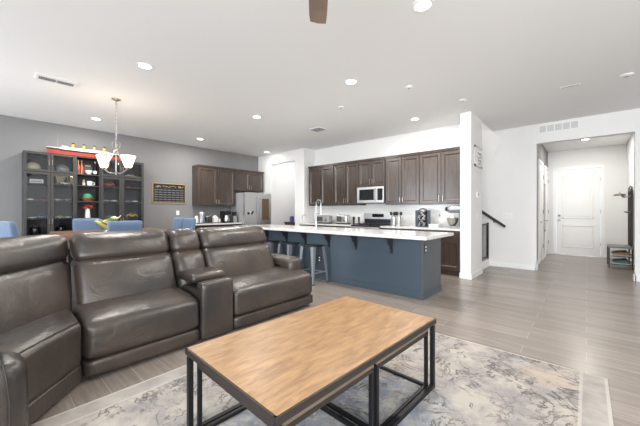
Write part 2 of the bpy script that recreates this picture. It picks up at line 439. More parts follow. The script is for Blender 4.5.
# walls behind and to the right of the camera with glazed openings
w = MB(); y0, y1 = -3.2, -3.0
w.box((-8.6, y0, 0), (-7.5, y1, H)); w.box((-7.5, y0, 0), (-4.9, y1, .6)); w.box((-7.5, y0, 2.5), (-4.9, y1, H)); w.box((-4.9, y0, 0), (-1, y1, H)); w.box((-1, y0, 2.5), (3.4, y1, H)); w.box((3.4, y0, 0), (4.7, y1, H))
struct('wall_rear', w, 'white_wall')
w = MB(); w.box((4.5, y1, 0), (4.7, -2.6, H)); w.box((4.5, -2.6, 0), (4.7, 1, .65)); w.box((4.5, -2.6, 2.55), (4.7, 1, H)); w.box((4.5, 1, 0), (4.7, RY, H))
struct('wall_right', w, 'white_wall')
def window(n, lo, hi, ax):
    f = MB(); t = .06; k = 1 - ax
    def bx(a0, a1, z0, z1):
        l = [0, 0, z0]; h = [0, 0, z1]; l[ax] = a0; h[ax] = a1; l[k] = lo[k]; h[k] = hi[k]; f.box(l, h)
    a0, a1, z0, z1 = lo[ax], hi[ax], lo[2], hi[2]; mid = (a0 + a1) / 2
    bx(a0, a0 + t, z0, z1); bx(a1 - t, a1, z0, z1); bx(mid - t / 2, mid + t / 2, z0, z1); bx(a0, a1, z0, z0 + t); bx(a0, a1, z1 - t, z1)
    o = struct('window_%d' % n, f, 'trim')
    p = MB(); l = list(lo); h = list(hi); m_ = (lo[k] + hi[k]) / 2; l[k] = m_ - .004; h[k] = m_ + .004; l[ax] += t; h[ax] -= t; l[2] += t; h[2] -= t
    p.box(l, h); p.build('pane', 'pane', o)
window(1, (-1, -3.12, .02), (3.4, -3.05, 2.5), 0)
window(2, (-7.5, -3.12, .6), (-4.9, -3.05, 2.5), 0)
window(3, (4.55, -2.6, .65), (4.62, 1, 2.55), 1)
# baseboards
bb = .1
struct('baseboard_left', B((GX, -3, 0), (GX + .015, 3.6, bb)), 'trim')
w = MB(); w.box((-1.68, RY - .015, 0), (-.8, RY, bb)); w.box((.66, RY - .015, 0), (4.5, RY, bb)); w.box((-.815, RY - .015, 0), (-.785, RY + .16, bb)); w.box((.645, RY - .015, 0), (.675, RY + .16, bb))
struct('baseboard_entry', w, 'trim')
w = MB(); w.box((-1.8, 6.005, 0), (-1.585, 6.02, bb)); w.box((-1.6, 6.02, 0), (-1.585, 6.8, bb))
struct('baseboard_kitchen_end', w, 'trim')
w = MB(); w.box((-.87, 8.02, 0), (-.855, 8.85, bb)); w.box((-.87, 10.05, 0), (-.855, 10.3, bb)); w.box((.785, 8.02, 0), (.8, 11.32, bb)); w.box((.37, 11.305, 0), (.785, 11.32, bb)); w.box((-.87, 11.305, 0), (-.75, 11.32, bb))
struct('baseboard_hall', w, 'trim')
# front door
def panel_door(name, x0, x1, z1, y, mtl='door'):
    d = MB(); d.box((x0, y, .01), (x1, y + .045, z1), .003)
    o = struct(name, d, mtl)
    w_ = x1 - x0; px0, px1 = x0 + .14, x1 - .14
    for (za, zb) in ((.22, .86), (1.05, z1 - .16)):
        q = MB()
        for (a, b, c_, e) in ((px0, px1, za, za + .03), (px0, px1, zb - .03, zb), (px0, px0 + .03, za, zb), (px1 - .03, px1, za, zb)): q.box((a, y - .012, c_), (b, y, e), .005)
        q.box((px0 + .07, y - .008, za + .07), (px1 - .07, y, zb - .07), .006)
        q.build('door_panel', mtl, o)
    return o
D = panel_door('door_1', -.665, .295, 2.46, 11.33)
k = MB()
for z in (1.0, 1.14):
    k.lathe([(.001, 0), (.03, 0), (.03, -.012), (.012, -.02), (.012, -.04), (.027, -.05), (.03, -.065), (.018, -.08), (.001, -.08)] if z == 1 else [(.001, 0), (.03, 0), (.03, -.02), (.015, -.03), (.001, -.03)], (-.6, 11.33, z), 16, 'y')
k.build('door_knob', 'nickel', D, smooth=True)
for z in (.35, 1.25, 2.15): MB().cyl((.305, 11.325, z - .05), (.305, 11.325, z + .05), .012, n=10).build('hinge', 'nickel', D, smooth=True)
w = MB(); w.box((-.75, 11.3, 0), (-.67, 11.33, 2.469), .004); w.box((.3, 11.3, 0), (.38, 11.33, 2.469), .004); w.box((-.75, 11.3, 2.47), (.38, 11.33, 2.55), .004)
struct('trim_1', w, 'trim')
# doors in the left wall of the hall
for n, (ya, yb) in enumerate(((8.95, 9.75), (10.4, 11.15))):
    d = MB(); d.box((-.87, ya, .01), (-.85, yb, 2.44), .003); o = struct('door_%d' % (n + 2), d, 'door')
    q = MB()
    for (za, zb) in ((.2, .85), (1.05, 2.28)):
        q.box((-.852, ya + .13, za), (-.842, yb - .13, zb), .004)
    q.build('door_panel', 'door', o)
    for z in (.35, 1.25, 2.15): MB().cyl((-.845, yb, z - .05), (-.845, yb, z + .05), .01, n=8).build('hinge', 'nickel', o, smooth=True)
    h = MB(); h.cyl((-.85, ya + .07, 1), (-.8, ya + .07, 1), .012, n=10); h.bar((-.8, ya + .06, 1), (-.8, ya + .18, 1), .015, .02); h.build('door_handle', 'nickel', o)
    w = MB(); w.box((-.87, ya - .08, 0), (-.84, ya - .005, 2.449), .004); w.box((-.87, yb + .005, 0), (-.84, yb + .08, 2.449), .004); w.box((-.87, ya - .08, 2.45), (-.84, yb + .08, 2.53), .004)
    struct('trim_%d' % (n + 2), w, 'trim')
# stairs rising to the left behind the kitchen wall
w = MB()
for i in range(10): w.box((-1.72 - .27 * i - (3 if i == 9 else .27), 6.8, 0 if i == 0 else .17 * i - .02), (-1.72 - .27 * i + (.04 if i else 0), RY, .17 * (i + 1)))
struct('floor_stairs', w, 'carpet')
w = B((-1.72, 6.8, 0), (-1.68, RY, .17)); struct('trim_4', w, 'trim')
# backsplash
struct('wall_backsplash', B((-6.2, KY - .012, .93), (-1.79, KY, 1.43)), 'tile')

# ---------------------------------------------------------------- rug and sofa
RZ = .012
solo(B((-2.45, -.52, .001), (.12, 3.12, RZ), .004), 'area_rug', 'rug', (-1.165, 1.3, 0), 'cream and grey distressed area rug on the tile floor under the coffee table', 'rug', smooth=False)

SF = thing('sectional_sofa', 'grey brown leather reclining sectional sofa with a centre console', 'sofa', (-3.2, 1.2, 0))
XF = -2.74
def lean(p):  # lean the back cushions with height
    return (p.x - (p.z - .45) * .42, p.y, p.z)
def seat_fn(p):
    t = (p.x + 3.4) / .66
    z = p.z
    if z > .3: z -= max(0, (t - .35) / .65) ** 3 * .05 * (z - .3) / .165
    return (p.x + (z - .3) * -.06, p.y, z)
def section(y0, y1, yb=None):
    g = .006; 
    MB().cushion((-3.85, y0 + g, .03), (XF + .002, y1 - g, .158), .03, (.004, 0, 0), n=8).build('base', 'leather', SF, smooth='all')
    MB().cushion((-3.62, y0 + g, .16), (XF, y1 - g, .475), .055, (.012, 0, .025), seat_fn, 22).build('seat_cushion', 'leather', SF, smooth='all')
    MB().tube([(XF - .075, y0 + .03 + (y1 - y0 - .06) * i / 10, .436 + .014 * math.sin(PI * i / 10) ** .6) for i in range(11)], .003, 6).build('piping', 'piping', SF)
    back(*yb)
def back(y0, y1):
    g = .004
    MB().cushion((-3.46, y0 + g, .4), (-3.16, y1 - g, .835), .07, (.045, 0, .005), lean, 18).build('back_cushion', 'leather', SF, smooth='all')
    MB().cushion((-3.42, y0 + g, .815), (-3.185, y1 - g, 1.055), .075, (.035, 0, .01), lean, 18).build('headrest', 'leather', SF, smooth='all')
    MB().cushion((-3.56, y0 + g, .05), (-3.4, y1 - g, .98), .06, (0, 0, 0), lambda p: (p.x - max(0, p.z - .35) * .36, p.y, p.z), 8).build('back_panel', 'leather', SF, smooth='all')
section(.49, 1.385, (.53, 1.365))
section(1.745, 2.96, (1.715, 2.69))
# console between the two recliners
MB().cushion((-3.6, 1.39, .03), (-2.8, 1.74, .5), .03, n=8).build('console_body', 'leather', SF, smooth='all')
MB().cushion((-2.87, 1.39, .03), (XF + .005, 1.74, .575), .035, (.004, 0, .004), n=10).build('console_front', 'leather', SF, smooth='all')
MB().cushion((-3.3, 1.375, .55), (-2.905, 1.75, .63), .036, (0, 0, .012), n=10).build('console_lid', 'leather', SF, smooth='all')
back(1.365, 1.715)
# right arm
A = MB().cushion((-3.66, 2.74, .1), (-2.965, 3.02, .62), .085, (0, 0, .012), n=14); A.build('armrest', 'leather', SF, smooth='all')
cp = B((-3.3, 2.735, .47), (-3.16, 2.745, .53), .004).build('control_panel', 'black', SF)
for i in range(2): MB().cyl((-3.265 + .07 * i, 2.736, .5), (-3.265 + .07 * i, 2.728, .5), .016, n=12).build('button', 'dark_steel', cp, smooth=True, world=True)
# corner wedge and left arm, turned 45 degrees
ang = math.radians(-45)
WC = Vector((-3.5, .46, 0))   # start of the back chord
def wfn(p, lean_k=.42, base=.45):
    # p.x along chord 0..1.7, p.y depth towards the room, p.z height
    fl = max(0., 1 - p.x / .8) * (p.z - base) * .5
    p = Vector((p.x - fl, p.y, p.z))
    d = Vector((math.cos(ang), math.sin(ang), 0)); n_ = Vector((-d.y, d.x, 0)); q = Vector((-3.16, .46, 0)) + d * p.x + n_ * (p.y - (p.z - base) * lean_k); return (q.x, q.y, p.z)
WL = 1.45
MB().cushion((-.09, -.3, .4), (WL, 0, .835), .07, (0, .045, .005), wfn, 18).build('back_cushion', 'leather', SF, smooth='all')
MB().cushion((-.09, -.25, .815), (WL, -.02, 1.055), .075, (0, .035, .01), wfn, 18).build('headrest', 'leather', SF, smooth='all')
MB().cushion((-.2, -.4, .05), (WL + .1, -.24, .98), .06, (0, 0, 0), wfn, 8).build('back_panel', 'leather', SF, smooth='all')
# wedge seat: a cushion squeezed from a square into a fan
def wedge_seat(z0, z1, r, puff, grow, name, n=20):
    A0, A1 = Vector((-3.3, .48)), Vector((XF + .005 + grow, .48)); B0, B1 = Vector((-2.28, -.6)), Vector((-2.285, .09 + grow))
    def fn(p):
        u = (p.x + 1) / 2; v = (p.y + 1) / 2      # v: 0 back .. 1 front; u: 0 at first recliner .. 1 at arm
        a = A0.lerp(A1, v); b = B0.lerp(B1, v); q = a.lerp(b, u)
        z = p.z - (max(0, v - .4) ** 2 * .08 * (p.z - .3) / .175 if p.z > .3 else 0)
        return (q.x, q.y, z)
    mb = MB(); mb.cushion((-1, -1, z0), (1, 1, z1), r, puff, fn, n); mb.build(name, 'leather', SF, smooth='all')
def cushion_sq(*a): pass
wedge_seat(.16, .475, .06, (0, .01, .025), 0, 'seat_cushion')
wedge_seat(.03, .158, .03, (0, 0, 0), .002, 'base', 10)
MB().tube([(-2.78 + .496 * u, .48 - .445 * u, .4565 + .012 * math.sin(PI * u) ** .6) for u in [.04 + .092 * i for i in range(11)]], .003, 6).build('piping', 'piping', SF)
MB().cushion((-2.285, -.95, .04), (-2.02, .146, .55), .08, (0, .01, .012), n=14).build('armrest', 'leather', SF, smooth='all')
MB().tube([(-2.015, .085, .08), (-2.013, .085, .37), (-2.018, .075, .48), (-2.05, .065, .545), (-2.15, .065, .563), (-2.25, .065, .547)], .004, 6).build('piping', 'piping', SF)

# ---------------------------------------------------------------- coffee table and its two nested tables
CT = thing('coffee_table', 'large rectangular wood topped coffee table with black metal frame on the rug', 'table', (-1.245, 1.46, RZ))
x0, x1, y0, y1, zt = -1.65, -.835, .745, 2.165, .505
B((x0 + .004, y0 + .004, zt - .03), (x1 - .004, y1 - .004, zt), .003).build('tabletop', 'tablewood', CT)
f = MB(); e = .012
f.box((x0 - .006, y0 - .006, zt - .037), (x0 + e, y1 + .006, zt - .004)); f.box((x1 - e, y0 - .006, zt - .037), (x1 + .006, y1 + .006, zt - .004)); f.box((x0, y0 - .006, zt - .037), (x1, y0 + e, zt - .004)); f.box((x0, y1 - e, zt - .037), (x1, y1 + .006, zt - .004))
f.build('top_frame', 'iron', CT)
lw = .028
for xa in (x0, x1 - lw):
    for ya in (y0, y1 - lw): B((xa, ya, RZ), (xa + lw, ya + lw, zt - .05), .002).build('leg', 'black_metal', CT)
for xa in (x0, x1 - lw): B((xa, y0 + lw, RZ), (xa + lw, y1 - lw, RZ + lw), .002).build('rail', 'black_metal', CT)
CT.rotation_euler = (0, 0, math.radians(-2.3))
def nest(ya, yb, label):
    xa, xb, z = x0 + .034, x1 - .034, .442
    t = thing('nesting_table', label, 'table', ((xa + xb) / 2, (ya + yb) / 2, RZ), 0, 'nesting tables under the coffee table')
    B((xa, ya, z - .03), (xb, yb, z), .003).build('tabletop', 'tabledge', t)
    f = MB(); w_ = .022
    f.box((xa, ya, z - .055), (xb, ya + w_, z - .03)); f.box((xa, yb - w_, z - .055), (xb, yb, z - .03)); f.box((xa, ya, z - .055), (xa + w_, yb, z - .03)); f.box((xb - w_, ya, z - .055), (xb, yb, z - .03))
    f.build('top_frame', 'iron', t)
    for p in (xa, xb - w_):
        for q in (ya, yb - w_): B((p, q, RZ), (p + w_, q + w_, z - .05), .002).build('leg', 'black_metal', t)
    for p in (xa, xb - w_): B((p, ya + w_, RZ), (p + w_, yb - w_, RZ + w_), .002).build('rail', 'black_metal', t)
    for q in (ya, yb - w_): B((xa + w_, q, RZ), (xb - w_, q + w_, RZ + w_), .002).build('rail', 'black_metal', t)
    t.rotation_euler = CT.rotation_euler; dy = (ya + yb) / 2 - 1.46; t.location = (CT.location.x + math.sin(math.radians(2.3)) * dy, CT.location.y + math.cos(math.radians(2.3)) * dy, RZ)
nest(.79, 1.445, 'smaller nested table under the near half of the coffee table')
nest(1.475, 2.13, 'smaller nested table under the far half of the coffee table')

# ---------------------------------------------------------------- island
IS = thing('kitchen_island', 'long blue grey kitchen island with pale quartz top and bar overhang', 'island', (-3.9, 4.5, 0))
ia, ib, ic, id_ = -6.05, -1.74, 4.17, 4.87
B((ia, ic, .0), (ib - .02, id_, .885)).build('cabinet_body', 'island', IS)
p = MB(); p.box((ib - .02, ic + .002, 0), (ib, id_, .885), .002); p.build('end_panel', 'island_end_lit', IS)
p = MB(); p.box((ia, ic - .014, 0), (ib + .006, ic, .1), .004); p.box((ib, ic - .014, 0), (ib + .012, id_, .1), .004); p.build('base_moulding', 'island', IS)
B((-6.1, 3.84, .885), (-1.56, 4.93, .93), .006).build('countertop', 'quartz', IS)
for x in (-5.85, -5.23, -4.61, -4.07, -3.48, -2.89, -2.23):
    q = MB(); q.box((x - .022, ic - .018, .62), (x + .022, ic, .885), .003); q.box((x - .022, ic - .2, .862), (x + .022, ic, .885), .003)
    pts = [(ic - .018, .66), (ic - .03, .68), (ic - .045, .71), (ic - .06, .74), (ic - .1, .765), (ic - .115, .79), (ic - .12, .82), (ic - .16, .84), (ic - .16, .862), (ic - .018, .862)]
    q.prism(pts, x - .012, x + .012, 'x'); q.build('corbel', 'corbel', IS)
for (lo, hi, ax) in (((-3.75, ic - .006, .32), (-3.67, ic, .44), 'y'), ((ib, 4.22, .66), (ib + .006, 4.30, .79), 'x')):
    o = B(lo, hi, .002).build('outlet', 'black', IS)
    for zz in ((lo[2] + hi[2]) / 2 - .025, (lo[2] + hi[2]) / 2 + .025):
        s_ = MB()
        if ax == 'y': s_.box((lo[0] + .022, lo[1] - .003, zz - .015), (hi[0] - .022, lo[1], zz + .015), .002)
        else: s_.box((hi[0], lo[1] + .022, zz - .015), (hi[0] + .003, hi[1] - .022, zz + .015), .002)
        s_.build('socket', 'white_plastic', o)
# bar stools
def stool(x, y, label, proto=[None]):
    if proto[0]: return dup(proto[0], (x, y, 0), None, label)
    t = thing('bar_stool', label, 'stool', (x, y, 0), 0, 'metal bar stools at the island'); proto[0] = t
    s_ = MB(); s_.cushion((-.155, -.155, .635), (.155, .155, .66), .012, (0, 0, -.004), n=8); s_.build('seat', M['stoolseat'], t, world=False, smooth='all')
    a, b_ = .135, .195
    for sx in (-1, 1):
        for sy in (-1, 1):
            q = MB(); w1, w2 = .05, .026
            top = [(sx * a - w1 * (sx > 0) * 0, 0)]
            def ring(cx, cy, w_, z): return [(cx, cy, z), (cx - sx * w_, cy, z), (cx - sx * w_, cy - sy * .008, z), (cx - sx * .008, cy - sy * .008, z), (cx - sx * .008, cy - sy * w_, z), (cx, cy - sy * w_, z)]
            r0 = ring(sx * .155, sy * .155, .065, .645); r1 = ring(sx * b_, sy * b_, .028, .012)
            q._add(r0 + r1, [(i, (i + 1) % 6, 6 + (i + 1) % 6, 6 + i) for i in range(6)] + [(0, 1, 2, 3), (0, 3, 4, 5), (6, 7, 8, 9), (6, 9, 10, 11)])
            q.build('leg', M['gunmetal'], t, world=False)
            B((sx * b_ - .016 - sx * .012, sy * b_ - .016 - sy * .012, 0), (sx * b_ + .016 - sx * .012, sy * b_ + .016 - sy * .012, .016), .003).build('foot', 'rubber', t, world=False)
    e = .185; z = .17
    for (p0, p1) in (((-e, -e, z), (e, -e, z)), ((-e, e, z), (e, e, z)), ((-e, -e, z + .03), (-e, e, z + .03)), ((e, -e, z + .03), (e, e, z + .03))):
        MB().bar(p0, p1, .006, .022).build('stretcher', M['gunmetal'], t, world=False)
    return t
M['gunmetal'] = mat('gunmetal', (150, 156, 164), .38, .6); M['hallseat'] = mat('hall_seat', (120, 118, 116), .4)
M['stoolseat'] = mat('stool_seat', (58, 60, 66), .35, .7)
stool(-3.66, 3.93, 'metal bar stool nearest the coffee table, fully seen beside the island outlet')
stool(-4.27, 3.93, 'middle metal bar stool, its seat showing just past the sofa arm')
stool(-4.85, 3.93, 'metal bar stool furthest along the island, mostly behind the sofa back')
# faucets
F1 = thing('kitchen_faucet', 'tall chrome spring neck faucet standing on the island top', 'faucet', (-4.3, 4.72, .93))
q = MB(); q.lathe([(.001, 0), (.03, 0), (.03, .008), (.022, .015), (.018, .12), (.001, .12)], (-4.3, 4.72, .93), 16); q.build('base', 'chrome', F1, smooth=True)
r_ = .068; pts = [(-4.3, 4.72, 1.04 + .08 * i) for i in range(5)] + [(-4.3 + r_ - r_ * math.cos(a), 4.72 + .0, 1.42 + 1.3 * r_ * math.sin(a)) for a in [PI * i / 10 for i in range(1, 11)]] + [(-4.3 + 2 * r_, 4.72, 1.38)]
rr = []; 
MB().tube(pts, .009, 10).build('neck', 'chrome', F1, smooth=True)
MB().cyl((-4.164, 4.72, 1.38), (-4.164, 4.72, 1.2), .012, .018, n=14).build('spray_head', 'chrome', F1, smooth=True)
q = MB(); q.bar((-4.3, 4.72, 1.2), (-4.17, 4.72, 1.22), .012, .012); q.cyl((-4.3, 4.72, 1.0), (-4.24, 4.70, 1.02), .008, n=8); q.build('lever', 'chrome', F1)
q = MB(); q.lathe([(.001, 0), (.018, 0), (.018, .006), (.008, .012), (.001, .012)], (-4.72, 4.72, .93), 12)
q.tube([(-4.72, 4.72, .93 + .05 * i) for i in range(5)] + [(-4.66 - .06 * math.cos(PI * i / 8), 4.72, 1.13 + .06 * math.sin(PI * i / 8)) for i in range(1, 9)] + [(-4.6, 4.72, 1.1)], .007, 8)
solo(q, 'water_faucet', 'chrome', (-4.72, 4.72, .93), 'small thin chrome water faucet left of the tall spring neck faucet', 'faucet')

# ---------------------------------------------------------------- kitchen cabinets
def cab_door(lo, hi, face, parent, hz, hside, mtl='cab'):
    # face 'y-': front at y=lo.y facing -y ; 'x+': front at x=hi.x facing +x.  lo/hi: a0,z0 / a1,z1 and front coordinate
    a0, z0, fr = lo; a1, z1 = hi; fw = .062
    def bx(m_, p0, p1, q0, q1, d0, d1, bev=.002):
        if face == 'y-': m_.box((p0, fr - d1, q0), (p1, fr - d0, q1), bev)
        else: m_.box((fr + d0, p0, q0), (fr + d1, p1, q1), bev)
    d = MB()
    bx(d, a0, a0 + fw, z0, z1, 0, .02); bx(d, a1 - fw, a1, z0, z1, 0, .02); bx(d, a0 + fw, a1 - fw, z0, z0 + fw, 0, .02); bx(d, a0 + fw, a1 - fw, z1 - fw, z1, 0, .02)
    bx(d, a0 + fw, a1 - fw, z0 + fw, z1 - fw, 0, .005, 0)
    c0, c1, e0, e1, k_ = a0 + fw, a1 - fw, z0 + fw, z1 - fw, .016
    pt = (lambda a, z, dd: (a, fr - dd, z)) if face == 'y-' else (lambda a, z, dd: (fr + dd, a, z))
    d._add([pt(a, z, .0195) for a, z in ((c0, e0), (c1, e0), (c1, e1), (c0, e1))] + [pt(a, z, .0055) for a, z in ((c0 + k_, e0 + k_), (c1 - k_, e0 + k_), (c1 - k_, e1 - k_), (c0 + k_, e1 - k_))], [(i, (i + 1) % 4, 4 + (i + 1) % 4, 4 + i) for i in range(4)])
    o = d.build('door', mtl, parent)
    if hz is not None:
        ha = a0 + .032 if hside < 0 else a1 - .032
        h = MB(); L_ = .13
        if face == 'y-':
            h.tube([(ha, fr - .02, hz), (ha, fr - .045, hz + .012), (ha, fr - .045, hz + L_ - .012), (ha, fr - .02, hz + L_)], .006, 8)
        else:
            h.tube([(fr + .02, ha, hz), (fr + .045, ha, hz + .012), (fr + .045, ha, hz + L_ - .012), (fr + .02, ha, hz + L_)], .006, 8)
        ho = h.build('handle', 'nickel', None, smooth=True)
        ho.parent = o; l = Vector(parent.location); ho.data.transform(Matrix.Translation(-l))
    return o
def upper(a0, a1, z0, z1, label, face='y-', fr=6.37, bk=KY, crown=True, group='upper wall cabinets'):
    m_ = (a0 + a1) / 2
    loc = (m_, bk, z0) if face == 'y-' else (bk, m_, z0)
    t = thing('wall_cabinet', label, 'cabinet', loc, 0, group)
    if face == 'y-': B((a0 + .001, fr, z0), (a1 - .001, bk - .002, z1), .002).build('carcass', 'cab', t)
    else: B((bk + .002, a0 + .001, z0), (fr, a1 - .001, z1), .002).build('carcass', 'cab', t)
    hz = z0 + .05
    cab_door((a0 + .012, z0 + .012, fr), (m_ - .006, z1 - .012), face, t, hz, 1)
    cab_door((m_ + .006, z0 + .012, fr), (a1 - .012, z1 - .012), face, t, hz, -1)
    if crown:
        q = MB()
        if face == 'y-': q.box((a0, fr - .035, z1), (a1, bk - .002, z1 + .025)); q.box((a0, fr - .05, z1 + .025), (a1, bk - .002, z1 + .05))
        else: q.box((bk + .002, a0, z1), (fr + .035, a1, z1 + .025)); q.box((bk + .002, a0 - .0, z1 + .025), (fr + .05, a1, z1 + .05))
        q.build('crown_moulding', 'cab', t)
    return t
div = [-6.08, -5.15, -4.34, -3.57, -2.73, -1.80]
ZU0, ZU1 = 1.42, 2.51
upper(div[0], div[1], ZU0, ZU1, 'dark wood wall cabinet leftmost on the kitchen wall, beside the white corner column')
upper(div[1], div[2], ZU0, ZU1, 'dark wood wall cabinet on the kitchen wall immediately left of the microwave')
upper(div[2], div[3], 1.87, ZU1, 'short dark wood wall cabinet directly above the microwave')
upper(div[3], div[4], ZU0, ZU1, 'dark wood wall cabinet on the kitchen wall immediately right of the microwave')
upper(div[4], div[5], ZU0, ZU1, 'dark wood wall cabinet rightmost on the kitchen wall, above the stand mixer')
upper(3.97, 5.135, ZU0, ZU1, 'tall dark wood wall cabinet above the coffee counter on the grey wall', 'x+', -8.06, GX)
upper(5.137, 6.22, 1.9, ZU1, 'short dark wood wall cabinet above the refrigerator', 'x+', -8.06, GX)
# microwave
MW = thing('microwave', 'stainless over the range microwave under the short cabinet', 'microwave', (-3.955, KY, 1.46))
ma, mb_ = div[2] + .005, div[3] - .005
B((ma, 6.32, 1.46), (mb_, KY - .014, 1.868), .004).build('body', 'dark_steel', MW)
d = MB(); d.box((ma, 6.29, 1.47), (mb_ - .2, 6.32, 1.86), .006); od = d.build('door', 'steel', MW)
B((ma + .07, 6.286, 1.535), (mb_ - .27, 6.291, 1.80), .003).build('door_window', 'black_glass', od, off=None)
MB().tube([(mb_ - .225, 6.29, 1.52), (mb_ - .225, 6.25, 1.54), (mb_ - .225, 6.25, 1.79), (mb_ - .225, 6.29, 1.81)], .011, 8).build('handle', 'chrome', od, smooth=True)
B((mb_ - .198, 6.292, 1.47), (mb_, 6.32, 1.86), .004).build('control_panel', 'steel', MW)
q = B((mb_ - .17, 6.287, 1.53), (mb_ - .03, 6.293, 1.81), .003); q.build('keypad', 'black_glass', MW)
# base cabinets
def base_cab(a0, a1, label, face='y-', fr=6.09, bk=KY, drawer=True):
    m_ = (a0 + a1) / 2; loc = (m_, bk, 0) if face == 'y-' else (bk, m_, 0)
    t = thing('base_cabinet', label, 'cabinet', loc, 0, 'base cabinets')
    if face == 'y-': q = MB().box((a0 + .001, fr, .1), (a1 - .001, bk - .002, .885)); q.box((a0 + .001, fr + .06, 0), (a1 - .001, bk - .002, .1))
    else: q = MB().box((bk + .002, a0 + .001, .1), (fr, a1 - .001, .885)); q.box((bk + .002, a0 + .001, 0), (fr - .06, a1 - .001, .1))
    q.build('carcass', 'cab', t)
    n = max(1, round((a1 - a0) / .45)); w_ = (a1 - a0) / n
    for i in range(n):
        cab_door((a0 + i * w_ + .008, .12, fr), (a0 + (i + 1) * w_ - .008, .70), face, t, .55, 1 if i % 2 == 0 else -1)
        dr = MB()
        if face == 'y-': dr.box((a0 + i * w_ + .008, fr - .02, .715), (a0 + (i + 1) * w_ - .008, fr, .87), .003)
        else: dr.box((fr, a0 + i * w_ + .008, .715), (fr + .02, a0 + (i + 1) * w_ - .008, .87), .003)
        do = dr.build('drawer', 'cab', t)
        c_ = a0 + (i + .5) * w_; h = MB()
        if face == 'y-': h.tube([(c_ - .06, fr - .02, .79), (c_ - .05, fr - .045, .79), (c_ + .05, fr - .045, .79), (c_ + .06, fr - .02, .79)], .006, 8)
        else: h.tube([(fr + .02, c_ - .06, .79), (fr + .045, c_ - .05, .79), (fr + .045, c_ + .05, .79), (fr + .02, c_ + .06, .79)], .006, 8)
        h.build('handle', 'nickel', do, off=None, smooth=True)
    return t
base_cab(-6.19, -5.2, 'dark base cabinet at the left end of the kitchen wall, behind the island')
base_cab(-5.2, -4.36, 'dark base cabinet just left of the range')
base_cab(-3.53, -2.7, 'dark base cabinet just right of the range')
base_cab(-2.7, -1.80, 'dark base cabinet at the right end, seen past the island end')
def counter(name, lo, hi, label, bs=None):
    if bs: solo(B(bs[0], bs[1], .003), 'backsplash_upstand', 'quartz', bs[0], 'low upstand behind the ' + label.split(' holding')[0].replace(' on the kitchen wall', ''), 'backsplash', smooth=False)
    return solo(B(lo, hi, .005), name, 'quartz', (lo[0], lo[1], lo[2]), label, 'countertop', smooth=False)
counter('countertop', (-6.195, 6.05, .887), (-4.36, KY - .014, .925), 'pale quartz counter on the kitchen wall left of the range', ((-6.195, KY - .034, .925), (-4.36, KY - .014, 1.03)))
counter('countertop', (-3.53, 6.05, .887), (-1.795, KY - .014, .925), 'pale quartz counter on the kitchen wall right of the range', ((-3.53, KY - .034, .925), (-1.795, KY - .014, 1.03)))
# range
RG = thing('range', 'stainless freestanding range with black cooktop and back control panel', 'stove', (-3.945, 6.4, 0))
ra, rb = -4.35, -3.54
B((ra, 6.08, .02), (rb, KY - .02, .91), .004).build('body', 'dark_steel', RG)
od = B((ra + .01, 6.045, .2), (rb - .01, 6.08, .72), .006).build('oven_door', 'steel', RG)
B((ra + .13, 6.04, .3), (rb - .13, 6.046, .6), .003).build('oven_window', 'black_glass', od)
MB().tube([(ra + .08, 6.045, .68), (ra + .08, 6.0, .68), (rb - .08, 6.0, .68), (rb - .08, 6.045, .68)], .012, 8).build('handle', 'steel', od, smooth=True)
B((ra, 6.03, .74), (rb, 6.08, .89), .006).build('knob_panel', 'steel', RG)
for i in range(5): MB().cyl((ra + .1 + i * .152, 6.03, .815), (ra + .1 + i * .152, 6.0, .815), .026, .022, n=14).build('knob', 'dark_steel', RG, smooth=True)
B((ra, 6.05, .905), (rb, 6.62, .925), .004).build('cooktop', 'black', RG)
for i in range(3):
    g = MB(); xa = ra + .03 + i * .25; xb = xa + .24
    for yy in (6.1, 6.34, 6.58): g.bar((xa, yy, .95), (xb, yy, .95), .014, .018)
    for xx in (xa + .01, (xa + xb) / 2, xb - .01): g.bar((xx, 6.1, .95), (xx, 6.58, .95), .014, .018)
    for xx in (xa + .01, xb - .01):
        for yy in (6.1, 6.58): g.bar((xx, yy, .925), (xx, yy, .95), .014, .014)
    g.build('grate', 'black', RG)
bp_ = MB(); bp_.box((ra, 6.62, .925), (rb, KY - .02, 1.235), .01); ob = bp_.build('back_panel', 'steel', RG)
B((ra + .03, 6.612, .96), (rb - .03, 6.622, 1.07), .003).build('vent_panel', 'dark_steel', ob)
B((ra + .26, 6.612, 1.115), (rb - .22, 6.622, 1.2), .003).build('display', 'black_glass', ob)

# kitchen counter things
CZ = .925
def toaster(x, y, label, w_, h_, mtl):
    t = thing('toaster', label, 'toaster', (x, y, CZ), 0, None)
    MB().cushion((x - w_ / 2, y - .09, CZ + .015), (x + w_ / 2, y + .09, CZ + h_), .035, n=8).build('body', mtl, t, smooth='all')
    B((x - w_ / 2 + .01, y - .08, CZ), (x + w_ / 2 - .01, y + .08, CZ + .02), .003).build('base', 'black', t)
    q = MB()
    for yy in (-.03, .03): q.box((x - w_ / 2 + .05, y + yy - .014, CZ + h_ - .004), (x + w_ / 2 - .05, y + yy + .014, CZ + h_ + .002))
    q.build('slot', 'black', t)
    q = B((x - w_ * .36, y - .096, CZ + .06), (x + w_ * .05, y - .088, CZ + h_ - .04), .004); q.build('front_panel', 'darkgray', t)
    q = MB(); q.cyl((x + w_ * .3, y - .09, CZ + .09), (x + w_ * .3, y - .11, CZ + .09), .02, n=12); q.build('dial', 'black', t, smooth=True)
    return t
toaster(-5.55, 6.42, 'wide grey toaster oven on the kitchen counter behind the tall faucet', .5, .22, 'grayp')
toaster(-4.9, 6.45, 'boxy steel toaster between the wide toaster oven and the range', .38, .24, 'steel')
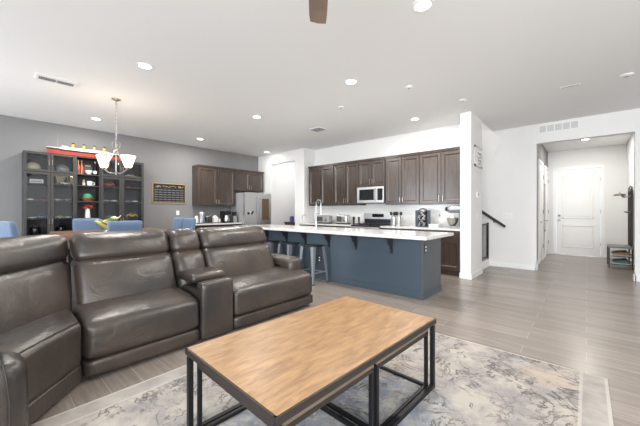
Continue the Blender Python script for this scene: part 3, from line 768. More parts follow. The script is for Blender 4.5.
for i, (x, y, z_, r_) in enumerate(((-4.33 - .14, 6.35, CZ, .03), (-4.55, 6.45, CZ, .03), (-4.42, 6.5, CZ, .028))):
    t = thing('pepper_mill', ['short dark spice mill nearest the left edge of the range', 'leftmost dark spice mill beside the range', 'rear dark spice mill beside the range back panel'][i], 'mill', (x, y, z_), 0, 'spice mills by the range')
    MB().lathe([(.001, 0), (r_, 0), (r_ * .8, .05), (r_ * .7, .1), (r_, .14), (.001, .14)], (x, y, z_), 14).build('body', 'dark_steel', t, smooth=True)
    MB().ball((x, y, z_ + .165), .032).build('cap', 'black', t, smooth='all')
for i, x in enumerate((-3.40, -3.27)):
    t = thing('utensil_crock', ['left steel utensil crock beside the range', 'right steel utensil crock holding black utensils'][i], 'crock', (x, 6.45, CZ), 0, 'utensil crocks')
    MB().lathe([(.001, 0), (.052, 0), (.055, .01), (.055, .2), (.05, .2), (.05, .012), (.001, .012)], (x, 6.45, CZ), 20).build('pot', 'steel', t, smooth=True)
    for j in range(4 if i else 3):
        a = j * 1.7 + i; tx, ty = x + .05 * math.cos(a), 6.45 + .045 * math.sin(a)
        o = thing('utensil', ['black cooking utensil in the left crock', 'black cooking utensil in the right crock'][i], 'utensil', (x, 6.45, CZ + .02), 0, 'utensils in the left crock' if i == 0 else 'utensils in the right crock')
        MB().cyl((x + .01 * math.cos(a), 6.45 + .01 * math.sin(a), CZ + .02), (tx, ty, CZ + .24), .006, n=8).build('handle', 'black', o, smooth=True)
        MB().ball((tx + .01 * math.cos(a), ty + .01 * math.sin(a), CZ + .285), .045, .8, .35, 1.0).build('head', 'black', o, smooth='all')
# jar rack
t = thing('spice_rack', 'silver and black countertop rack of jars right of the utensil crocks', 'rack', (-2.70, 6.46, CZ))
q = MB(); q.box((-2.81, 6.38, CZ), (-2.59, 6.54, CZ + .02), .004)
for x in (-2.80, -2.60): q.bar((x, 6.46, CZ), (x - .0, 6.46, CZ + .36), .012, .14)
q.tube([(-2.80, 6.46, CZ + .35), (-2.76, 6.46, CZ + .385), (-2.70, 6.46, CZ + .395), (-2.64, 6.46, CZ + .385), (-2.60, 6.46, CZ + .35)], .012, 8); q.build('frame', 'dark_steel', t)
for i in range(4):
    for j in range(3):
        x = -2.755 + j * .055; z = CZ + .045 + i * .083; 
        jj = MB().cyl((x - .012, 6.40, z - .02), (x + .012, 6.40, z + .03), .022, n=12); jo = jj.build('jar', 'black' if (i + j) % 2 else 'silverp', t, smooth=True)
        MB().cyl((x + .012, 6.40, z + .03), (x + .018, 6.40, z + .045), .023, n=12).build('lid', 'chrome', jo, smooth=True)
# stand mixer
t = thing('stand_mixer', 'silver stand mixer with steel bowl at the right end of the counter', 'mixer', (-2.0, 6.4, CZ))
q = MB(); q.box((-2.12, 6.31, CZ), (-1.84, 6.49, CZ + .035), .015); q.build('base', 'silverp', t, smooth=True)
q = MB(); q.cushion((-1.92, 6.34, CZ + .02), (-1.83, 6.46, CZ + .33), .04, n=8); q.build('column', 'silverp', t, smooth='all')
MB().cushion((-2.16, 6.335, CZ + .31), (-1.82, 6.465, CZ + .445), .06, n=12).build('motor_head', 'silverp', t, smooth='all')
MB().cyl((-2.16, 6.4, CZ + .385), (-2.185, 6.4, CZ + .385), .045, .04, n=16).build('attachment_hub', 'dark_steel', t, smooth=True)
MB().lathe([(.001, 0), (.05, 0), (.055, .02), (.075, .04), (.1, .09), (.11, .16), (.115, .165), (.108, .16), (.095, .09), (.07, .05), (.001, .045)], (-2.05, 6.4, CZ + .036), 24).build('bowl', 'nickel', t, smooth=True)
MB().lathe([(.001, 0), (.02, .0), (.04, .05), (.045, .09), (.02, .14), (.012, .19), (.001, .19)], (-2.05, 6.4, CZ + .12), 12).build('beater', 'white', t, smooth=True)
t = thing('napkin_box', 'low white box on the counter between the jar rack and the mixer', 'box', (-2.42, 6.42, CZ))
B((-2.52, 6.34, CZ), (-2.33, 6.5, CZ + .05), .006).build('body', 'white', t); B((-2.525, 6.335, CZ + .05), (-2.325, 6.505, CZ + .062), .005).build('lid', 'white_plastic', t)
for x in (-2.42, -5.2):
    o = solo(B((x - .04, KY - .02, 1.12), (x + .04, KY - .0125, 1.235), .003), 'wall_outlet', 'white_plastic', (x, KY - .0125, 1.12), 'white wall outlet on the backsplash above the low white box' if x > -3 else 'white wall outlet on the backsplash above the toasters', 'outlet', smooth=False)
    B((x - .015, KY - .023, 1.15), (x + .015, KY - .02, 1.205), .002).build('socket', 'grayp', o)

# refrigerator
FR = thing('refrigerator', 'stainless french door refrigerator against the grey wall', 'refrigerator', (-8.0, 5.68, 0))
fy0, fy1, fz = 5.19, 6.17, 1.835
B((GX + .03, fy0, .02), (-7.68, fy1, fz - .01), .005).build('body', 'grayp', FR)
fm = (fy0 + fy1) / 2
for (a, b, s_) in ((fy0, fm - .003, 1), (fm + .003, fy1, -1)):
    d = B((-7.68, a, .68), (-7.6, b, fz), .012).build('door', 'steel', FR)
    hy = b - .05 if s_ > 0 else a + .05
    MB().tube([(-7.6, hy, .8), (-7.55, hy, .83), (-7.55, hy, 1.65), (-7.6, hy, 1.68)], .013, 8).build('handle', 'chrome', d, smooth=True)
    if s_ < 0: B((-7.604, fm + .14, .98), (-7.594, fy1 - .08, 1.66), .008).build('door_window', M['fridgewin'] if 'fridgewin' in M else 'brownp', d)
dr = B((-7.68, fy0, .06), (-7.6, fy1, .67), .012).build('freezer_drawer', 'steel', FR)
MB().tube([(-7.6, fy0 + .08, .6), (-7.55, fy0 + .11, .6), (-7.55, fy1 - .11, .6), (-7.6, fy1 - .08, .6)], .013, 8).build('handle', 'chrome', dr, smooth=True)
for i, (dy, dz, r_, mm) in enumerate(((0, 0, .045, 'black'), (.07, .03, .035, 'white'), (.12, .0, .04, 'black'), (.045, .05, .03, 'white'), (.16, .045, .03, 'black'))):
    o = solo(MB().lathe([(.001, 0), (r_, 0), (r_ * .9, .008), (.001, .01)], (-7.6, 5.32 + dy, 1.2 + dz), 14, 'x'), 'fridge_magnet', mm, (-7.6, 5.32 + dy, 1.2 + dz),
        ['round black magnet lowest left of the cluster on the refrigerator door', 'white magnet second from the right in the refrigerator door cluster', 'black magnet in the middle right of the refrigerator door cluster', 'white magnet left and above in the refrigerator door cluster', 'black magnet at the right end of the refrigerator door cluster'][i], 'magnet', 'magnets on the refrigerator door')
# coffee counter
base_cab(3.74, 5.165, 'dark base cabinet under the coffee counter on the grey wall', 'x+', -7.8, GX)
counter('countertop', (GX + .002, 3.62, .887), (-7.72, 5.175, .925), 'white counter along the grey wall holding the coffee things', ((GX + .002, 3.62, .925), (GX + .022, 5.175, 1.03)))
solo(B((-8.2, 3.8, CZ), (-7.82, 4.62, CZ + .022), .01), 'serving_tray', 'darkgray', (-8.0, 4.2, CZ), 'long dark tray under the coffee things', 'tray', smooth=False)
TZ = CZ + .022
def canister(x, y, r_, h_, body, lid, name, label, cat='canister', z=TZ):
    t = thing(name, label, cat, (x, y, z), 0, 'things on the coffee counter')
    MB().lathe([(.001, 0), (r_, 0), (r_, h_ * .8), (r_ * .85, h_ * .86), (.001, h_ * .86)], (x, y, z), 18).build('body', body, t, smooth=True)
    MB().lathe([(.001, h_ * .86), (r_ * .88, h_ * .86), (r_ * .88, h_ * .94), (r_ * .3, h_ * .96), (r_ * .3, h_), (.001, h_)], (x, y, z), 18).build('lid', lid, t, smooth=True)
    return t
canister(-7.95, 3.88, .045, .2, 'white', 'steel', 'canister', 'slim white canister at the left end of the coffee tray')
canister(-7.95, 4.03, .075, .3, 'silverp', 'white', 'thermal_carafe', 'tall silver thermal carafe second from the left on the coffee tray', 'carafe')
canister(-7.95, 4.19, .06, .18, 'black', 'steel', 'canister', 'black canister between the silver carafe and the white box')
canister(-8.0, 4.3, .06, .2, 'black', 'silverp', 'canister', 'steel lidded dark canister just left of the white house box')
t = thing('house_box', 'white house shaped box on the coffee tray', 'box', (-7.95, 4.43, TZ), 0, 'things on the coffee counter')
B((-8.0, 4.37, TZ), (-7.9, 4.49, TZ + .13), .003).build('body', 'white', t); MB().prism([(4.36, TZ + .13), (4.5, TZ + .13), (4.43, TZ + .2)], -8.0, -7.9, 'x').build('roof', 'white', t)
canister(-7.95, 4.56, .04, .12, 'steel', 'grayp', 'sugar_bowl', 'small grey lidded bowl at the right end of the coffee tray', 'bowl')
t = thing('coffee_maker', 'black coffee maker with steel carafe right of the tray', 'coffee maker', (-8.0, 4.78, CZ), 0, 'things on the coffee counter')
q = MB(); q.box((-8.12, 4.68, CZ), (-7.85, 4.9, CZ + .04), .01); q.box((-8.12, 4.68, CZ + .04), (-8.02, 4.9, CZ + .32), .008); q.box((-8.12, 4.68, CZ + .25), (-7.86, 4.9, CZ + .34), .012); q.build('body', 'black', t)
MB().lathe([(.001, 0), (.07, 0), (.08, .07), (.06, .15), (.05, .18), (.001, .18)], (-7.94, 4.79, CZ + .042), 16).build('carafe', 'steel', t, smooth=True)
t = thing('coffee_grinder', 'silver and black coffee grinder beside the refrigerator', 'grinder', (-7.95, 5.05, CZ), 0, 'things on the coffee counter')
B((-8.02, 4.98, CZ), (-7.88, 5.12, CZ + .2), .015).build('body', 'silverp', t); MB().lathe([(.001, 0), (.05, 0), (.07, .1), (.07, .12), (.001, .12)], (-7.95, 5.05, CZ + .2), 16).build('hopper', 'black', t, smooth=True)
# pantry niche counter
t = thing('pantry_counter', 'dark topped counter inside the white pantry niche', 'countertop', (-7.0, 7.1, 0))
B((-7.735, 6.9, 0), (-6.335, 7.448, .86)).build('cabinet_body', 'cab', t); B((-7.735, 6.85, .86), (-6.335, 7.448, .9), .004).build('slab', 'granite', t)
canister(-7.52, 7.02, .075, .2, 'purple', 'purple', 'canister', 'purple tin on the dark counter in the pantry niche', z=.9)
q = MB(); q.box((-7.3, 6.95, .9), (-6.85, 7.15, .935), .008); solo(q, 'baking_tray', 'granite', (-7.1, 7.05, .9), 'low dark tray on the pantry counter', 'tray', smooth=False)
canister(-6.95, 7.3, .035, .24, 'white', 'darkgray', 'bottle', 'thin white bottle at the back of the pantry counter', 'bottle', .9)

# ---------------------------------------------------------------- grey wall: calendar, switch
t = thing('wall_calendar', 'black calendar board in a pale wood frame on the grey wall', 'calendar', (GX, 3.35, 1.47))
q = MB(); a0, a1, z0, z1 = 2.92, 3.78, 1.475, 2.01
q.box((GX, a0, z0), (GX + .022, a0 + .02, z1)); q.box((GX, a1 - .02, z0), (GX + .022, a1, z1)); q.box((GX, a0, z0), (GX + .022, a1, z0 + .02)); q.box((GX, a0, z1 - .02), (GX + .022, a1, z1)); q.build('frame', 'gold', t)
B((GX + .001, a0 + .018, z0 + .018), (GX + .014, a1 - .018, z1 - .018)).build('board', 'black', t)
q = MB()
for r_ in range(6):
    for c_ in range(7):
        ya = a0 + .05 + c_ * .1105; za = z0 + .04 + r_ * .062
        q.box((GX + .014, ya, za), (GX + .0155, ya + .085, za + .012))
for r_ in range(7): q.box((GX + .014, a0 + .04, z0 + .032 + r_ * .062 - .003), (GX + .0152, a1 - .04, z0 + .032 + r_ * .062 - .001))
q.build('grid', 'grayp', t)
q = MB(); rn = random.Random(3)
for (s0, s1) in ((3.0, 3.12), (3.16, 3.52), (3.58, 3.72)):
    pts = [(GX + .017, s0 + (s1 - s0) * i / 16, z1 - .09 + rn.uniform(-.028, .028)) for i in range(17)]; q.tube(pts, .0045, 5)
q.build('lettering', 'cream', t)
q = B((GX, 3.53, 1.16), (GX + .008, 3.61, 1.28), .003); o = solo(q, 'light_switch', 'white_plastic', (GX, 3.57, 1.16), 'white double switch plate on the grey wall under the calendar', 'switch', smooth=False)
B((GX + .008, 3.555, 1.19), (GX + .012, 3.585, 1.25), .002).build('rocker', 'white', o)

# ---------------------------------------------------------------- bookcases
BX0, BX1, BT = GX + .02, -8.03, 2.43
ub = [.52, .91, 1.31, 1.74, 2.14, 2.60]
shz = [.1, .4, .75, 1.12, 1.48, 1.82, 2.06]
nm = ['leftmost', 'second from left', 'open middle', 'second from right', 'rightmost']
for i in range(5):
    a, b = ub[i] + .002, ub[i + 1] - .002
    t = thing('bookcase', ['leftmost glass door bookcase unit on the grey wall', 'glass door bookcase unit between the leftmost unit and the open shelves', 'open middle bookcase unit without doors, holding the red flowers', 'glass door bookcase unit just right of the open shelves, behind the chandelier', 'rightmost glass door bookcase unit, nearest the wall calendar'][i], 'bookcase', ((BX0 + BX1) / 2, (a + b) / 2, 0), 0, 'bookcase units')
    q = MB(); s_ = .02
    q.box((BX0, a, 0), (BX1, a + s_, BT)); q.box((BX0, b - s_, 0), (BX1, b, BT)); q.box((BX0, a + s_, BT - s_), (BX1, b - s_, BT)); q.box((BX0, a + s_, 0), (BX1 - .02, b - s_, .08)); q.build('body', 'bookwood', t)
    B((BX0, a + s_, .08), (BX0 + .008, b - s_, BT - s_)).build('back_panel', 'book_back', t)
    for z in shz: B((BX0 + .008, a + s_, z - .02), (BX1 - (.004 if z < 2.05 else 0), b - s_, z)).build('shelf', 'bookwood', t)
    if i != 2:
        for (z0, z1) in ((.09, 2.035), (2.045, BT)):
            fw = .045; d = MB()
            d.box((BX1, a, z0), (BX1 + .02, a + fw, z1), .002); d.box((BX1, b - fw, z0), (BX1 + .02, b, z1), .002); d.box((BX1, a + fw, z0), (BX1 + .02, b - fw, z0 + fw), .002); d.box((BX1, a + fw, z1 - fw), (BX1 + .02, b - fw, z1), .002)
            o = d.build('door', 'bookwood', t)
            B((BX1 + .006, a + fw - .004, z0 + fw - .004), (BX1 + .01, b - fw + .004, z1 - fw + .004)).build('glass', 'cabglass', o)
            hy = b - .022 if i in (0, 3) else a + .022; hz = (z0 + z1) / 2
            MB().tube([(BX1 + .02, hy, hz - .05), (BX1 + .04, hy, hz - .045), (BX1 + .04, hy, hz + .045), (BX1 + .02, hy, hz + .05)], .005, 6).build('handle', 'nickel', o, smooth=True)
def uy(i, f): return ub[i] + .03 + f * (ub[i + 1] - ub[i] - .06)
# model cars
CP = None
def model_car(i, f, z, col, label, L_=.14):
    global CP
    x, y = -8.13, uy(i, f)
    if CP is None:
        t = thing('model_car', label, 'model car', (x, y, z), 0, 'model cars in the bookcases'); CP = t
        pr = [(-.5, .12), (-.5, .34), (-.42, .42), (-.2, .46), (-.08, .68), (.2, .7), (.34, .46), (.46, .4), (.5, .28), (.5, .12)]
        MB().prism([(p[0] * .14, p[1] * .085) for p in pr], -.03, .03, 'x', .004).build('body', col, t, world=False)
        q = MB(); q.prism([(-.17 * .14, .47 * .085), (-.08 * .14, .65 * .085), (.19 * .14, .66 * .085), (.3 * .14, .47 * .085)], -.0315, .0315, 'x'); q.build('windows', 'black_glass', t, world=False)
        for sx in (-1, 1):
            for sy in (-.3, .31): MB().cyl((sx * .024, sy * .14, .0145), (sx * .034, sy * .14, .0145), .0145, n=12).build('wheel', 'rubber', t, world=False, smooth=True)
    else:
        t = dup(CP, (x, y, z), None, label); recolor(t, 'body', col)
    t.scale = (L_ / .14,) * 3
    return t
m_ = model_car
m_(0, .8, 2.06, 'orange', 'small orange model car beside the cream helmet in the leftmost bookcase', .1)
m_(0, .22, 1.48, 'white', 'white model car at the left of the third shelf, leftmost bookcase', .1)
m_(0, .52, 1.48, 'brownp', 'brown model car in the middle of the third shelf, leftmost bookcase', .1)
m_(0, .82, 1.48, 'red', 'red model car at the right of the third shelf, leftmost bookcase', .1)
m_(0, .3, 1.12, 'silverp', 'silver model car left on the fourth shelf, leftmost bookcase', .11)
m_(0, .7, 1.12, 'bluep', 'blue model car on the fourth shelf of the leftmost bookcase', .17)
m_(1, .25, 1.48, 'silverp', 'silver model car left on the third shelf, second bookcase', .12)
m_(1, .7, 1.48, 'grayp', 'grey model car right on the third shelf, second bookcase', .13)
m_(1, .35, 1.12, 'cream', 'cream model car left on the fourth shelf, second bookcase', .13)
m_(1, .75, 1.12, 'white', 'white model car right on the fourth shelf, second bookcase', .12)
m_(1, .6, 1.82, 'white', 'white model car on the second shelf, second bookcase', .13)
m_(3, .4, 1.82, 'red', 'long red model car on the second shelf right of the open shelves', .24)
m_(3, .3, 1.48, 'silverp', 'silver model car left on the third shelf right of the open shelves', .12)
m_(3, .72, 1.48, 'white', 'white model car right on the third shelf right of the open shelves', .12)
m_(3, .5, 1.12, 'grayp', 'grey model car on the fourth shelf right of the open shelves', .13)
m_(4, .35, 1.82, 'red', 'small red model car on the second shelf of the rightmost bookcase', .11)
m_(4, .3, 1.48, 'silverp', 'silver model car left on the third shelf, rightmost bookcase', .12)
m_(4, .68, 1.48, 'white', 'white model car right on the third shelf, rightmost bookcase', .12)
m_(4, .5, 1.12, 'yellow', 'yellow model car on the fourth shelf, rightmost bookcase', .24)
m_(4, .4, 2.06, 'cream', 'cream model car on the top shelf of the rightmost bookcase', .2)
m_(4, .75, 2.06, 'yellow', 'small yellow model car on the top shelf of the rightmost bookcase', .12)
# helmets and other collectibles
def helmet(i, f, z, shell, label, k=1):
    x, y = -8.15, uy(i, f); t = thing('helmet', label, 'helmet', (x, y, z), 0, 'helmets in the bookcases')
    q = MB(); n = 18; rings = []
    for j in range(9):
        a = PI / 2 * j / 8; r_ = .105 * k * math.cos(a); zz = (.085 + .085 * math.sin(a)) * k
        rings.append((max(r_, .001), zz))
    q.lathe([(.001, .03 * k), (.098 * k, .03 * k), (.105 * k, .05 * k)] + rings, (x, y, z), n, sx=.85); q.build('shell', shell, t, smooth=True)
    MB().tube([(x + .085 * k, y - .05 * k, z + .09 * k), (x + .1 * k, y + .03 * k, z + .07 * k), (x + .07 * k, y + .1 * k, z + .06 * k), (x + .05 * k, y + .11 * k, z + .03 * k), (x + .1 * k, y + .02 * k, z + .035 * k)], .007 * k, 6).build('face_guard', 'white', t)
    B((x - .07, y - .11 * k, z), (x + .07, y + .11 * k, z + .03 * k), .006).build('stand', 'white', t)
helmet(0, .36, 2.06, 'cream', 'cream rounded helmet on a white stand, top shelf of the leftmost bookcase')
helmet(1, .5, 2.06, 'grayp', 'grey rounded helmet on the top shelf of the second bookcase')
t = thing('sign_plaque', 'small white plaque on the second shelf of the leftmost bookcase', 'plaque', (-8.12, uy(0, .5), 1.82)); y = uy(0, .5)
B((-8.13, y - .1, 1.82), (-8.115, y + .1, 1.90), .003).build('board', 'white', t)
q = MB(); rn = random.Random(5)
for j in range(7): q.box((-8.115, y - .075 + j * .022, 1.845), (-8.113, y - .062 + j * .022, 1.875 - rn.uniform(0, .008)))
q.build('lettering', 'darkgray', t)
# urns at the bottom
for i, lab in ((0, 'dark glass urn on the lower shelf of the leftmost bookcase'), (1, 'dark glass jar on the lower shelf of the second bookcase')):
    y = uy(i, .45); t = thing('urn', lab, 'urn', (-8.17, y, .75), 0, 'urns in the bookcases')
    MB().lathe([(.001, 0), (.06, 0), (.065, .02), (.09, .1), (.08, .18), (.04, .21), (.05, .225), (.001, .225)], (-8.17, y, .75), 18).build('body', 'black_glass', t, smooth=True)
    MB().lathe([(.001, .225), (.05, .225), (.03, .25), (.012, .265), (.018, .28), (.001, .29)], (-8.17, y, .75), 14).build('lid', 'dark_steel', t, smooth=True)
# bottles and box on the open shelves
def bottle(f, body, lab, label, z=2.06):
    y = uy(2, f); t = thing('bottle', label, 'bottle', (-8.12, y, z), 0, 'bottles on the open shelves')
    MB().lathe([(.001, 0), (.032, 0), (.034, .01), (.034, .16), (.02, .2), (.013, .23), (.013, .28), (.001, .28)], (-8.12, y, z), 16).build('glass_body', body, t, smooth=True)
    MB().lathe([(.001, .26), (.016, .26), (.016, .3), (.001, .3)], (-8.12, y, z), 12).build('cap', 'gold', t, smooth=True)
    MB().lathe([(.0345, .03), (.0352, .03), (.0352, .09), (.0345, .09)], (-8.12, y, z), 16).build('bottle_label', lab, t, smooth=True)
bottle(.06, 'copper', 'brownp', 'copper coloured bottle at the left of the top open shelf')
bottle(.22, 'copper', 'copper', 'copper bottle second from the left on the top open shelf')
bottle(.86, 'black_glass', 'white', 'dark wine bottle with white label at the right of the top open shelf')
t = thing('display_box', 'grey display box on the top open shelf behind a white bowl', 'box', (-8.2, uy(2, .55), 2.06)); y = uy(2, .55)
q = MB(); q.box((-8.3, y - .085, 2.06), (-8.2, y + .085, 2.31), .004); q.build('body', 'darkgray', t); B((-8.2, y - .05, 2.25), (-8.198, y + .05, 2.27)).build('band', 'cream', t)
solo(MB().lathe([(.001, 0), (.03, 0), (.035, .01), (.065, .06), (.07, .09), (.064, .09), (.055, .055), (.001, .02)], (-8.1, y + .0, 2.06), 20), 'bowl', 'white', (-8.1, y, 2.06), 'white bowl in front of the grey box on the top open shelf', 'bowl')
y = uy(2, .6); t = thing('mug', 'white mug on the second open shelf', 'mug', (-8.12, y, 1.82))
MB().lathe([(.001, 0), (.045, 0), (.05, .01), (.05, .1), (.045, .1), (.045, .015), (.001, .015)], (-8.12, y, 1.82), 18).build('cup', 'white', t, smooth=True)
MB().tube([(-8.12, y + .048, 1.9), (-8.12, y + .085, 1.89), (-8.12, y + .085, 1.85), (-8.12, y + .048, 1.835)], .008, 6).build('handle', 'white', t, smooth=True)
solo(MB().lathe([(.001, 0), (.025, 0), (.03, .05), (.02, .08), (.022, .1), (.012, .13), (.001, .135)], (-8.14, y - .1, 1.82), 12), 'figurine', 'cream', (-8.14, y - .1, 1.82), 'small pale figurine left of the white mug', 'figurine')
y = uy(2, .5); t = thing('basket', 'low brown basket under the green cap on the third open shelf', 'basket', (-8.13, y, 1.48))
MB().lathe([(.001, 0), (.09, 0), (.12, .06), (.125, .07), (.115, .07), (.085, .015), (.001, .015)], (-8.13, y, 1.48), 20).build('bowl', 'brownp', t, smooth=True); MB().tube([(-8.13 + .12 * math.cos(2 * PI * j / 16), y + .12 * math.sin(2 * PI * j / 16), 1.55) for j in range(16)], .009, 6, True).build('rim', 'copper', t)
t = thing('cap', 'green cap resting on the brown basket', 'cap', (-8.13, y, 1.555))
MB().lathe([(.001, 0), (.09, 0), (.09, .03), (.075, .07), (.04, .095), (.001, .1)], (-8.13, y, 1.555), 18).build('crown', 'green', t, smooth=True); MB().prism([(-8.13 + .06, y - .07), (-8.03, y - .05), (-8.02, y), (-8.03, y + .05), (-8.07, y + .07)], 1.555, 1.563).build('brim', 'green', t)
y = uy(2, .5); t = thing('flower_vase', 'slim white vase on the fourth open shelf', 'vase', (-8.12, y, 1.12))
t2 = thing('flower_bouquet', 'bunch of red flowers standing in the white vase', 'flowers', (-8.12, y, 1.14))
MB().lathe([(.001, 0), (.05, 0), (.052, .01), (.045, .1), (.04, .18), (.042, .2), (.036, .2), (.034, .02), (.001, .02)], (-8.12, y, 1.12), 18).build('body', 'white', t, smooth=True)
for j in range(7):
    a = j * 2.4; r_ = .02 + .075 * (j / 7) ** .5; p = (-8.12 + r_ * math.cos(a) * .8, y + r_ * math.sin(a), 1.36 + .03 * math.cos(j * 1.7))
    MB().tube([(-8.12, y, 1.15), (-8.12 + r_ * .3 * math.cos(a), y + r_ * .3 * math.sin(a), 1.27), p], .003, 5).build('stem', 'green', t2)
    q = MB(); q.ball(p, .03, 1, 1, .8, 10)
    for k_ in range(5): q.ball((p[0] + .02 * math.cos(k_ * 1.256), p[1] + .02 * math.sin(k_ * 1.256), p[2] + .004), .018, 1, 1, .7, 8)
    q.build('blossom', 'red', t2, smooth='all')
# model ocean liner on top
t = thing('model_ship', 'long model ocean liner with red hull and four funnels on top of the bookcases', 'model ship', (-8.2, 1.5, BT))
ya, yb, hw = .86, 2.2, .07
def hull(z0, z1, w0, w1, mtl, name):
    q = MB(); n = 28; v = []
    for (z, w_, e_) in ((z0, w0, .03), (z1, w1, 0)):
        for s_ in (-1, 1):
            for j in range(n + 1):
                f = j / n; yy = ya + e_ + (yb - ya - 2 * e_) * f; ww = w_ * min(1, (math.sin(min(f, .16) / .16 * PI / 2)) ** .8) * min(1, (math.sin(min(1 - f, .12) / .12 * PI / 2)) ** .7)
                v.append((-8.2 + s_ * max(ww, .002), yy, z + .02 * (2 * f - 1) ** 2 * (z > z0 + .001)))
    m1 = n + 1; F_ = []
    for j in range(n):
        F_ += [(j, j + 1, 2 * m1 + j + 1, 2 * m1 + j), (m1 + j, m1 + j + 1, 3 * m1 + j + 1, 3 * m1 + j), (j, j + 1, m1 + j + 1, m1 + j), (2 * m1 + j, 2 * m1 + j + 1, 3 * m1 + j + 1, 3 * m1 + j)]
    F_ += [(0, m1, 3 * m1, 2 * m1), (n, m1 + n, 3 * m1 + n, 2 * m1 + n)]
    q._add(v, F_); return q.build(name, mtl, t)
hull(BT + .025, BT + .085, .05, .068, 'hullred', 'lower_hull'); hull(BT + .085, BT + .125, .068, .07, 'black', 'upper_hull'); hull(BT + .125, BT + .14, .07, .07, 'white', 'bulwark')
q = MB(); q.box((-8.25, 1.06, BT + .135), (-8.15, 2.02, BT + .165), .004); q.box((-8.24, 1.12, BT + .165), (-8.16, 1.92, BT + .185), .004); q.box((-8.25, 1.1, BT + .185), (-8.15, 1.2, BT + .2), .004); q.build('superstructure', 'white', t)
for j in range(4):
    yy = 1.28 + j * .185; o = MB().cyl((-8.2, yy, BT + .18), (-8.2, yy + .014, BT + .265), .024, .024, n=14).build('funnel', 'yellow', t, smooth=True)
    MB().cyl((-8.2, yy + .0138, BT + .263), (-8.2, yy + .017, BT + .288), .0245, .0245, n=14).build('funnel_cap', 'black', o, smooth=True)
for yy in (1.03, 2.06): MB().cyl((-8.2, yy, BT + .13), (-8.2, yy + .02, BT + .43 if yy < 1.5 else BT + .3), .004, .002, n=6).build('mast', 'gold', t)
q = MB()
for yy in (1.15, 1.85): q.box((-8.25, yy - .02, BT), (-8.15, yy + .02, BT + .03), .003)
q.build('cradle', 'brownp', t)

# ---------------------------------------------------------------- dining set
t = thing('dining_table', 'tall brown wood dining table behind the sofa under the chandelier', 'table', (-6.2, 1.53, 0))
tx0, tx1, ty0, ty1, tz = -6.85, -5.6, .76, 2.32, .92
B((tx0, ty0, tz - .05), (tx1, ty1, tz), .006).build('tabletop', 'dinewood', t)
q = MB(); q.box((tx0 + .08, ty0 + .08, tz - .14), (tx1 - .08, ty0 + .11, tz - .05)); q.box((tx0 + .08, ty1 - .11, tz - .14), (tx1 - .08, ty1 - .08, tz - .05)); q.box((tx0 + .08, ty0 + .08, tz - .14), (tx0 + .11, ty1 - .08, tz - .05)); q.box((tx1 - .11, ty0 + .08, tz - .14), (tx1 - .08, ty1 - .08, tz - .05)); q.build('apron', 'dinewood', t)
for xa in (tx0 + .07, tx1 - .15):
    for ya_ in (ty0 + .07, ty1 - .15): B((xa, ya_, 0), (xa + .08, ya_ + .08, tz - .05), .006).build('leg', 'dinewood', t)
def dchair(x, y, rz, label, proto=[None]):
    # local: faces +x, back at x=-.2
    if proto[0]: return dup(proto[0], (x, y, 0), rz, label)
    t = thing('dining_chair', label, 'chair', (x, y, 0), rz, 'blue chairs at the dining table'); proto[0] = t
    MB().cushion((-.22, -.22, .56), (.24, .22, .66), .04, (0, 0, .015), n=10).build('seat', 'bluefab', t, world=False, smooth='all')
    MB().cushion((-.25, -.225, .62), (-.17, .225, 1.125), .036, (.008, 0, 0), lambda p: (p.x - (p.z - .62) * .16, p.y, p.z), 10).build('backrest', 'bluefab', t, world=False, smooth='all')
    for sx in (-1, 1):
        for sy in (-1, 1): q = MB(); q._add([(sx * .19 + i * .02 + (0 if k_ else sx * .02), sy * .18 + j * .02, .58 if k_ else 0) for k_ in (0, 1) for i, j in ((-1, -1), (1, -1), (1, 1), (-1, 1))], [(3, 2, 1, 0), (4, 5, 6, 7), (0, 1, 5, 4), (1, 2, 6, 5), (2, 3, 7, 6), (3, 0, 4, 7)]); q.build('leg', 'darkleg', t, world=False)
    q = MB(); q.bar((.2, -.18, .22), (.2, .18, .22), .025, .03); q.build('footrest', 'darkleg', t, world=False)
    return t
dchair(-7.0, 1.36, 0, 'blue chair on the far side of the dining table, before the open shelves')
dchair(-5.42, 1.42, PI, 'blue chair on the near side of dining table, before the yellow glass bowl')
dchair(-6.1, .5, PI / 2 + .25, 'blue chair at the left end of the dining table, at the photo edge')
dchair(-6.72, 2.6, -PI / 2, 'blue chair at the right end of the dining table, left of its pair')
dchair(-6.2, 2.6, -PI / 2, 'blue chair at the right end of the dining table, right of its pair')
# art glass bowl
q = MB(); n, mm = 22, 9; ctr = Vector((-6.1, 1.4, tz)); vs = []
for j in range(mm):
    f = j / (mm - 1)
    for i in range(n):
        a = 2 * PI * i / n; r_ = (.05 + .95 * f) * (1 + .05 * math.sin(5 * a) * f)
        vs.append((ctr.x + .13 * r_ * math.sin(a), ctr.y + .02 + .19 * r_ * math.cos(a), ctr.z + .02 + .19 * f ** 1.2 + .045 * math.cos(a) * f + .018 * math.sin(5 * a) * f))
F_ = [(j * n + i, j * n + (i + 1) % n, (j + 1) * n + (i + 1) % n, (j + 1) * n + i) for j in range(mm - 1) for i in range(n)] + [tuple(range(n - 1, -1, -1))]
q._add(vs, F_)
CB = thing('glass_bowl', 'yellow and green streaked art glass bowl on the dining table', 'bowl', (ctr.x, ctr.y, tz))
o = q.build('bowl', 'leafglass', CB, smooth='all'); sm = o.modifiers.new('solid', 'SOLIDIFY'); sm.thickness = .012
MB().lathe([(.001, 0), (.06, 0), (.03, .012), (.025, .03), (.001, .03)], (ctr.x, ctr.y + .02, tz), 16).build('foot', 'white', CB, smooth=True)

